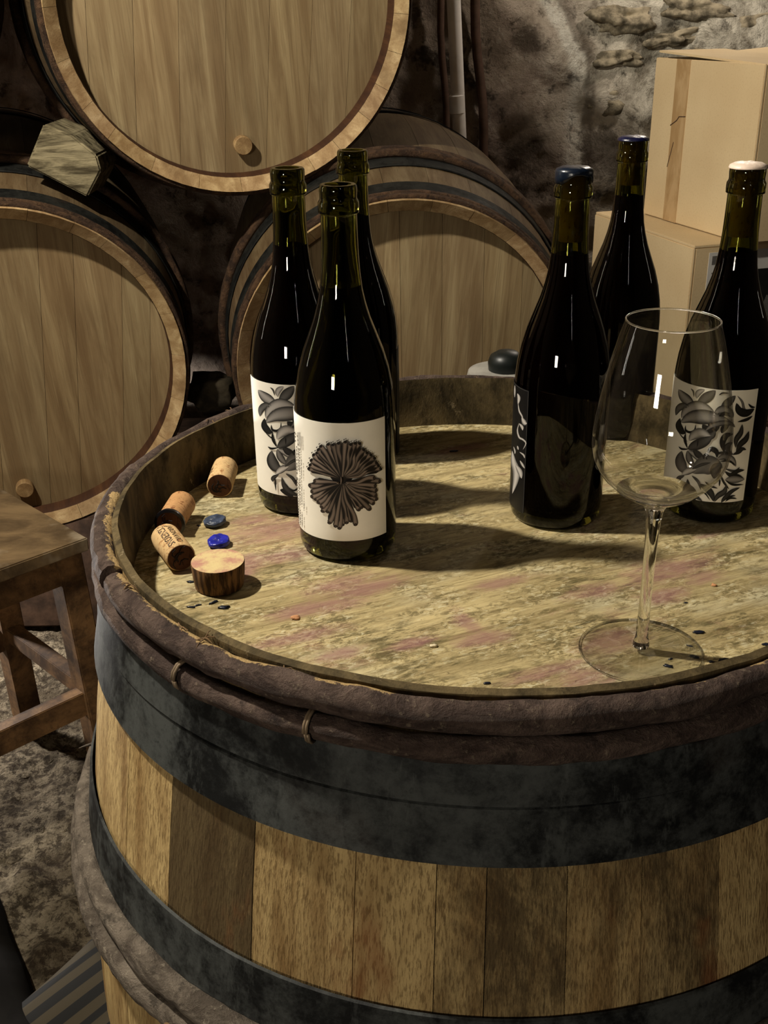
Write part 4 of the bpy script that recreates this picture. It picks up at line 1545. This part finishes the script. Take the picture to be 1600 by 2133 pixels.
def leafy(bot, c, r, z1, z0, a0, a1, amap, lab):
    wr = Wrap(c, r)
    lb = wr.patch('label', 'label_white', bot, a0, a1, z0, z1)
    lb['label'] = lab
    p_ = Print()
    for pts, wd, co, ed in LEAVES:
        if wd > 42 and co[0] > .04:
            co = tuple(min(.62, q * 1.6) for q in co)
        p_.stroke(pts, wd, amap, wr, co, ed, 'leaf', 16, grow=1.0 if wd < 26 else 1.28)
    p_.build(lb)
    return lb


leafy(bR, (RX, RY), rR, ZT_R, ZB_R, A0_R, A1_R, fnR, 'white label covered with a grey leafy drawing')
rL = .0408 * .99
cL = lambda px, py: on_cyl(px, py, (LX, LY), rL)
zt_L = cL(600, 802)[1] - HEAD
zb_L = cL(610, 1034)[1] - HEAD


def fnL(X, Y):
    a, z = fnR(X, Y)
    t = (z - ZB_R) / (ZT_R - ZB_R)
    return a + R_(2), zb_L + (zt_L - zb_L) * t


leafy(bL, (LX, LY), rL, zt_L, zb_L, A0_R + R_(2), A1_R + R_(2), fnL, 'white label covered with a blue grey leafy drawing')

# black label with a white splash
rW = .0408 * .985
cW = lambda px, py: on_cyl(px, py, (WX, WYY), rW)
wW = Wrap((WX, WYY), rW)
a1W = cW(1096, 950)[0]
ztW, zbW = cW(1107, 816)[1] - HEAD, cW(1087, 1068)[1] - HEAD
labW = wW.patch('label', 'label_black', bW, -R_(150), a1W, zbW, ztW)
labW['label'] = 'black label with white splashes'
fnW = lambda X, Y: (lambda q: (q[0], min(ztW, max(zbW, q[1] - HEAD))))(cW(1055 + X / 6.88, 780 + Y / 6.88))
pt = Print()
wh, gm = G(186), G(90)
for pts, wd, shp in (([(128, 150), (126, 330)], 12, 'leaf'), ([(165, 270), (185, 340), (172, 430)], 24, 'leaf'), ([(172, 400), (190, 520), (230, 600), (255, 690)], 13, 'leaf'), ([(225, 610), (265, 690), (300, 700)], 34, 'leaf'),
                     ([(190, 690), (165, 800), (190, 900), (240, 930), (285, 985), (240, 1080)], 15, 'leaf'), ([(190, 700), (230, 750), (240, 800)], 22, 'leaf'), ([(110, 1030), (130, 1100), (128, 1140)], 12, 'leaf'), ([(165, 1020), (178, 1080)], 14, 'leaf'),
                     ([(195, 1110), (250, 1150), (270, 1200)], 14, 'leaf'), ([(200, 1230), (235, 1290), (268, 1345)], 18, 'leaf'), ([(92, 1090), (110, 1250), (150, 1380), (140, 1520), (92, 1710)], 52, 'leaf'), ([(140, 1290), (200, 1390), (225, 1490)], 36, 'leaf')):
    pt.stroke(pts, wd, fnW, wW, wh, gm, shp, 16)
pt.build(labW, 'white_splash')
pt = Print()
ln_ = G(70)
fz = lambda X, Y: (X, Y)
pt.stroke([(a1W - .006, zbW + .0005), (a1W - .006, (zbW + ztW) / 2), (a1W - .006, ztW - .0005)], .0045, fz, wW, ln_, ln_, 'line', 10)
pt.stroke([(a1W - .006, ztW - .0004), (a1W - .5, ztW - .0004), (a1W - 1.0, ztW - .0004)], .00018, fz, wW, ln_, ln_, 'line', 20)
pt.build(labW, 'edge_line')

# back label of the bottle behind
rB = .0408 * .99
wB = Wrap((pB1.x, pB1.y), rB)
cB = lambda px, py: on_cyl(px, py, (pB1.x, pB1.y), rB)
a0B = cB(826, 850)[0]
ztB, zbB = cB(835, 720)[1] - HEAD, cB(835, 935)[1] - HEAD
labB = wB.patch('label', 'label_black', bB1, a0B, a0B + R_(50), zbB, ztB)
labB['label'] = 'black back label with fine grey lines of print'
pt = Print()
gp = G(96)
for k in range(6):
    a = a0B + R_(4) + k * R_(5)
    z = zbB + .002
    while z < ztB - .022:
        l_ = rnd.uniform(.006, .018)
        pt.stroke([(a, z), (a, min(z + l_, ztB - .02))], .011, fz, wB, gp, gp, 'line', 3)
        z += l_ + .0015
pt.build(labB, 'small_print')


# ------------------------------------------------------------------ wine glass
pg = at(1334, 1356, HEAD)
GX, GY = pg.x, pg.y
wg = empty('wine_glass', (GX, GY, HEAD), 'empty clear wine glass with tall stem near the front rim', 'glass')
th = .0009
bo = [(.0052, .1135), (.0080, .1150), (.0140, .1172), (.0210, .1205), (.0280, .1250), (.0345, .1310), (.0395, .1380), (.0425, .1455), (.0436, .1535), (.0434, .162), (.0424, .172), (.0405, .185), (.0378, .199), (.0345, .214), (.0312, .2265), (.0286, .2345)]
bi = [(r - th, z + (.0025 if k < 3 else .0012 if k < 6 else 0)) for k, (r, z) in enumerate(bo)]
m = MB(); m.lathe(bo + [(.02845, .2352), (.0279, .2352)] + bi[::-1][:-1] + [(0, .1178)], 96)
m.build('bowl', 'thin_glass', wg, smooth=True, auto=60)
m = MB(); m.lathe([(0, .0042), (.0056, .0044), (.0058, .0062), (.0050, .0095), (.0043, .013), (.0040, .03), (.0040, .06), (.0043, .085), (.0049, .100), (.0060, .108), (.0082, .1128), (.0140, .1160), (.0200, .1190), (.0255, .1225), (.0200, .1212), (.0130, .1196), (0, .1188)], 40)
m.build('stem', 'clear_glass', wg, smooth=True, auto=60)
m = MB(); m.lathe([(0, .0002), (.0418, .0002), (.0424, .0009), (.0420, .0016), (.030, .0021), (.016, .0030), (.008, .0040), (0, .0041)], 96)
m.build('foot', 'thin_glass', wg, smooth=True, auto=60)
m = MB()
pts = [(.02825 * math.cos(2 * PI * k / 96), .02825 * math.sin(2 * PI * k / 96), .2351) for k in range(97)]
m.tube(pts, .00062, 8, cap=False)
m.build('lip', 'clear_glass', wg, smooth=True)
# solid bead at the rim of the foot
m = MB()
pts = [(.0420 * math.cos(2 * PI * k / 96), .0420 * math.sin(2 * PI * k / 96), .0009) for k in range(97)]
m.tube(pts, .00075, 8, cap=False)
m.build('foot_rim', 'clear_glass', wg, smooth=True)


# ------------------------------------------------------------------ corks, bung, wax
def cork(label, pa, pb, mat, r=.0121, ring=None, text=None, end_print=True, near_end='b', L=.044):
    """lying cork whose axis runs from pa to pb (points on the table at axis height)"""
    a, b = Vector(pa), Vector(pb)
    d = (b - a)
    d.z = 0
    d.normalize()
    c = (a + b) / 2
    o = empty('wine_cork', (c.x, c.y, HEAD + r), label, 'cork', None)
    yaw = math.atan2(d.y, d.x)
    o.rotation_euler = (0, 0, yaw)
    m = MB()
    prof = [(0, -L / 2), (r * .93, -L / 2), (r, -L / 2 + .0012), (r * 1.0, 0), (r, L / 2 - .0012), (r * .93, L / 2), (0, L / 2)]
    m.lathe(prof, 36)
    R = Matrix.Rotation(PI / 2, 3, 'Y')
    m.v = [tuple(R @ Vector(v)) for v in m.v]
    bo_ = m.build('body', mat, o, smooth=True, auto=40)
    # wine-dark end towards pb: a thin disc
    m = MB()
    m.lathe([(0, L / 2 + .0003), (r * .90, L / 2 + .0003), (r * .92, L / 2 - .0003), (0, L / 2 - .0003)], 30)
    m.v = [tuple(R @ Vector(v)) for v in m.v]
    e = m.build('cork_end', 'cork_end', o)
    if end_print:
        m = MB()
        rr_ = random.Random(len(label))
        for k in range(7):
            aa = rr_.uniform(0, PI)
            y0, z0 = rr_.uniform(-.4, .4) * r, rr_.uniform(-.5, .5) * r
            pts = [(L / 2 + .0005, y0 + .35 * r * math.cos(aa + t * 1.6) , z0 + .35 * r * math.sin(aa + t * 1.6)) for t in (0, .5, 1, 1.5)]
            m.tube(pts, .0005, 5)
        m.build('end_print', 'ink_end', e)
    return o


def wrap_text(parent, body, txt, size, r, x0, ang, flip=1, mat='ink', squeeze=.8):
    cu = bpy.data.curves.new('lettering', 'FONT')
    cu.body = txt
    cu.size = size
    cu.align_x = 'CENTER'
    cu.align_y = 'CENTER'
    tmp = bpy.data.objects.new('tmp', cu)
    COL.objects.link(tmp)
    bpy.context.view_layer.update()
    me = bpy.data.meshes.new_from_object(tmp.evaluated_get(bpy.context.evaluated_depsgraph_get()))
    bpy.data.objects.remove(tmp)
    for v in me.vertices:
        x, y = v.co.x * squeeze, v.co.y
        a = ang + flip * y / r
        v.co = (x0 + flip * x, (r + .00025) * math.sin(a), (r + .00025) * math.cos(a))
    me.materials.clear()
    me.materials.append(M[mat])
    o = bpy.data.objects.new('lettering', me)
    COL.objects.link(o)
    o.parent = parent
    return o


zc = HEAD + .0121
c1 = cork('pale wine cork lying alone nearest the leafy labelled bottle', at(470, 972, zc), at(457, 1014, zc), 'cork')
c2 = cork('tan wine cork with a black wax ring on its lower end, against the rim', at(381, 1046, zc), at(352, 1093, zc), 'cork2')
c3 = cork('printed wine cork with VIGNERONS lettering, leaning end on the waxed cork', at(339, 1112, zc), at(382, 1168, zc), 'cork')
m = MB()
r = .0121
m.lathe([(r + .0001, .0182), (r + .0010, .0185), (r + .0012, .0198), (r + .0012, .0218), (r - .0012, .0224)], 36)
R9 = Matrix.Rotation(PI / 2, 3, 'Y')
m.v = [tuple(R9 @ Vector(v)) for v in m.v]
m.build('wax_ring', 'wax_black', c2, smooth=True, auto=40)
wrap_text(c3, None, 'VIGNERONS', .0090, r, -.0012, R_(-26), 1, squeeze=.78)
wrap_text(c3, None, 'JARONAVICI', .0066, r, .0005, R_(10), 1, squeeze=.92)
wrap_text(c1, None, 'VIN', .0075, r, .004, R_(-52), 1, squeeze=1.2)

pb_ = at(457, 1222, HEAD)
m = MB()
prof = [(0, 0), (.0180, 0), (.0190, .0008), (.0202, .010), (.0209, .0205), (.0205, .0215), (0, .0218)]
m.lathe(prof, 56)
m.v = [(x * (1 + .015 * noise.noise(Vector((x * 90, y * 90, z * 40)))), y * (1 + .015 * noise.noise(Vector((x * 90, y * 90, z * 40)))), z) for x, y, z in m.v]
o = m.build('barrel_bung', 'bung', smooth=True, auto=40)
o.location = (pb_.x, pb_.y + .002, HEAD + .0003)
tag(o, 'short round wooden bung with pink stained top, nearest the front rim', 'bung')


def wax_disc(label, px, py, mat, seed):
    p = at(px, py, HEAD + .003)
    bm = bmesh.new()
    bmesh.ops.create_uvsphere(bm, u_segments=40, v_segments=22, radius=1)
    for v in bm.verts:
        q = v.co.copy()
        rr = math.hypot(q.x, q.y)
        k = .0100
        z = (abs(q.z)**.55) * (1 if q.z > 0 else -1)
        dent = -.0016 * math.exp(-((q.x + .35)**2 + (q.y - .1)**2) * 9) - .001 * math.exp(-((q.x - .35)**2 + (q.y + .1)**2) * 9) if q.z > 0 else 0
        nz = noise.fractal(q * 2.4 + Vector((seed, 0, 0)), 1, 2, 3)
        v.co = Vector((q.x * k * (1 + .10 * nz), q.y * k * .92 * (1 + .10 * nz), z * .0032 + dent + .0008 * nz * (1 if q.z > 0 else 0)))
    me = bpy.data.meshes.new('wax_disc')
    bm.to_mesh(me)
    bm.free()
    for f_ in me.polygons:
        f_.use_smooth = True
    me.materials.append(M[mat])
    o = bpy.data.objects.new('wax_disc', me)
    COL.objects.link(o)
    o.location = (p.x, p.y, HEAD + .0038)
    o.rotation_euler = (0, R_(-4), R_(seed * 40))
    tag(o, label, 'wax disc')


wax_disc('dark slate blue wax disc cut from a bottle, upper one of two', 448, 1087, 'wax_slate', 1)
wax_disc('bright blue wax disc with dents, between the slate disc and the bung', 456, 1129, 'wax_blue', 2)

chips = [(398, 1266, .0030, 'dark wax sliver left of the other slivers in front of the bung'), (412, 1262, .0024, 'short dark sliver touching the leftmost sliver in front of the bung'), (446, 1256, .0034, 'narrow slanted dark wax sliver directly in front of the bung'), (465, 1267, .0036, 'plump dark wax sliver nearest the front, below the bung'), (399, 1213, .0026, 'small dark wax chip just left of the bung'),
         (414, 1095, .0018, 'tiny dark wax crumb left of the slate wax disc'), (1455, 1318, .0034, 'largest blue black wax chip, right of the wine glass foot'), (1436, 1346, .0018, 'dark wax chip inside the right edge of the glass foot, upper'), (1446, 1369, .0028, 'dark wax chip under the right edge of the glass foot'), (1397, 1373, .0014, 'tiny wax chip under the glass foot beside the stem shadow'),
         (1392, 1388, .0026, 'blue wax chip under the glass foot at its front right'), (1508, 1376, .0030, 'dark wax chip against the rim right of the glass'), (1482, 1379, .0018, 'small wax chip between glass foot and the rim chip'), (1594, 1343, .0026, 'dark wax chip against the rim at the right edge of the picture'), (1429, 1256, .0012, 'tiny dark speck of wax behind the largest chip'),
         (1014, 1424, .0020, 'dark crumb lying against the front rim at the middle'), (946, 941, .0036, 'thin dark splinter on the barrel head at the back')]
for i, (px, py, s, lab) in enumerate(chips):
    p = at(px, py, HEAD)
    o = rock('wax_chip', 'wax_chip', (p.x, p.y, HEAD + s * .22), (s * 2.2, s * 1.1 if i not in (0, 1, 2, 16) else s * .55, s * .5), i * 1.7, None, 2, .35)
    o.rotation_euler = (0, 0, random.uniform(-.6, .6) + (.7 if i == 2 else 0))
    tag(o, lab, 'chip')
for i, (px, py, s, lab, mt) in enumerate([(616, 1289, .0034, 'reddish cork crumb in front of the coral labelled bottle', 'crumb'), (1487, 1220, .0022, 'small brown crumb on the barrel head right of the glass stem', 'crumb'), (903, 1347, .0026, 'pale splinter on the barrel head near the front middle', 'mortar_bit')]):
    p = at(px, py, HEAD)
    o = rock('crumb', mt, (p.x, p.y, HEAD + s * .3), (s * 1.9, s * 1.3, s * .7), i * 2.1, None, 2, .35)
    tag(o, lab, 'crumb')
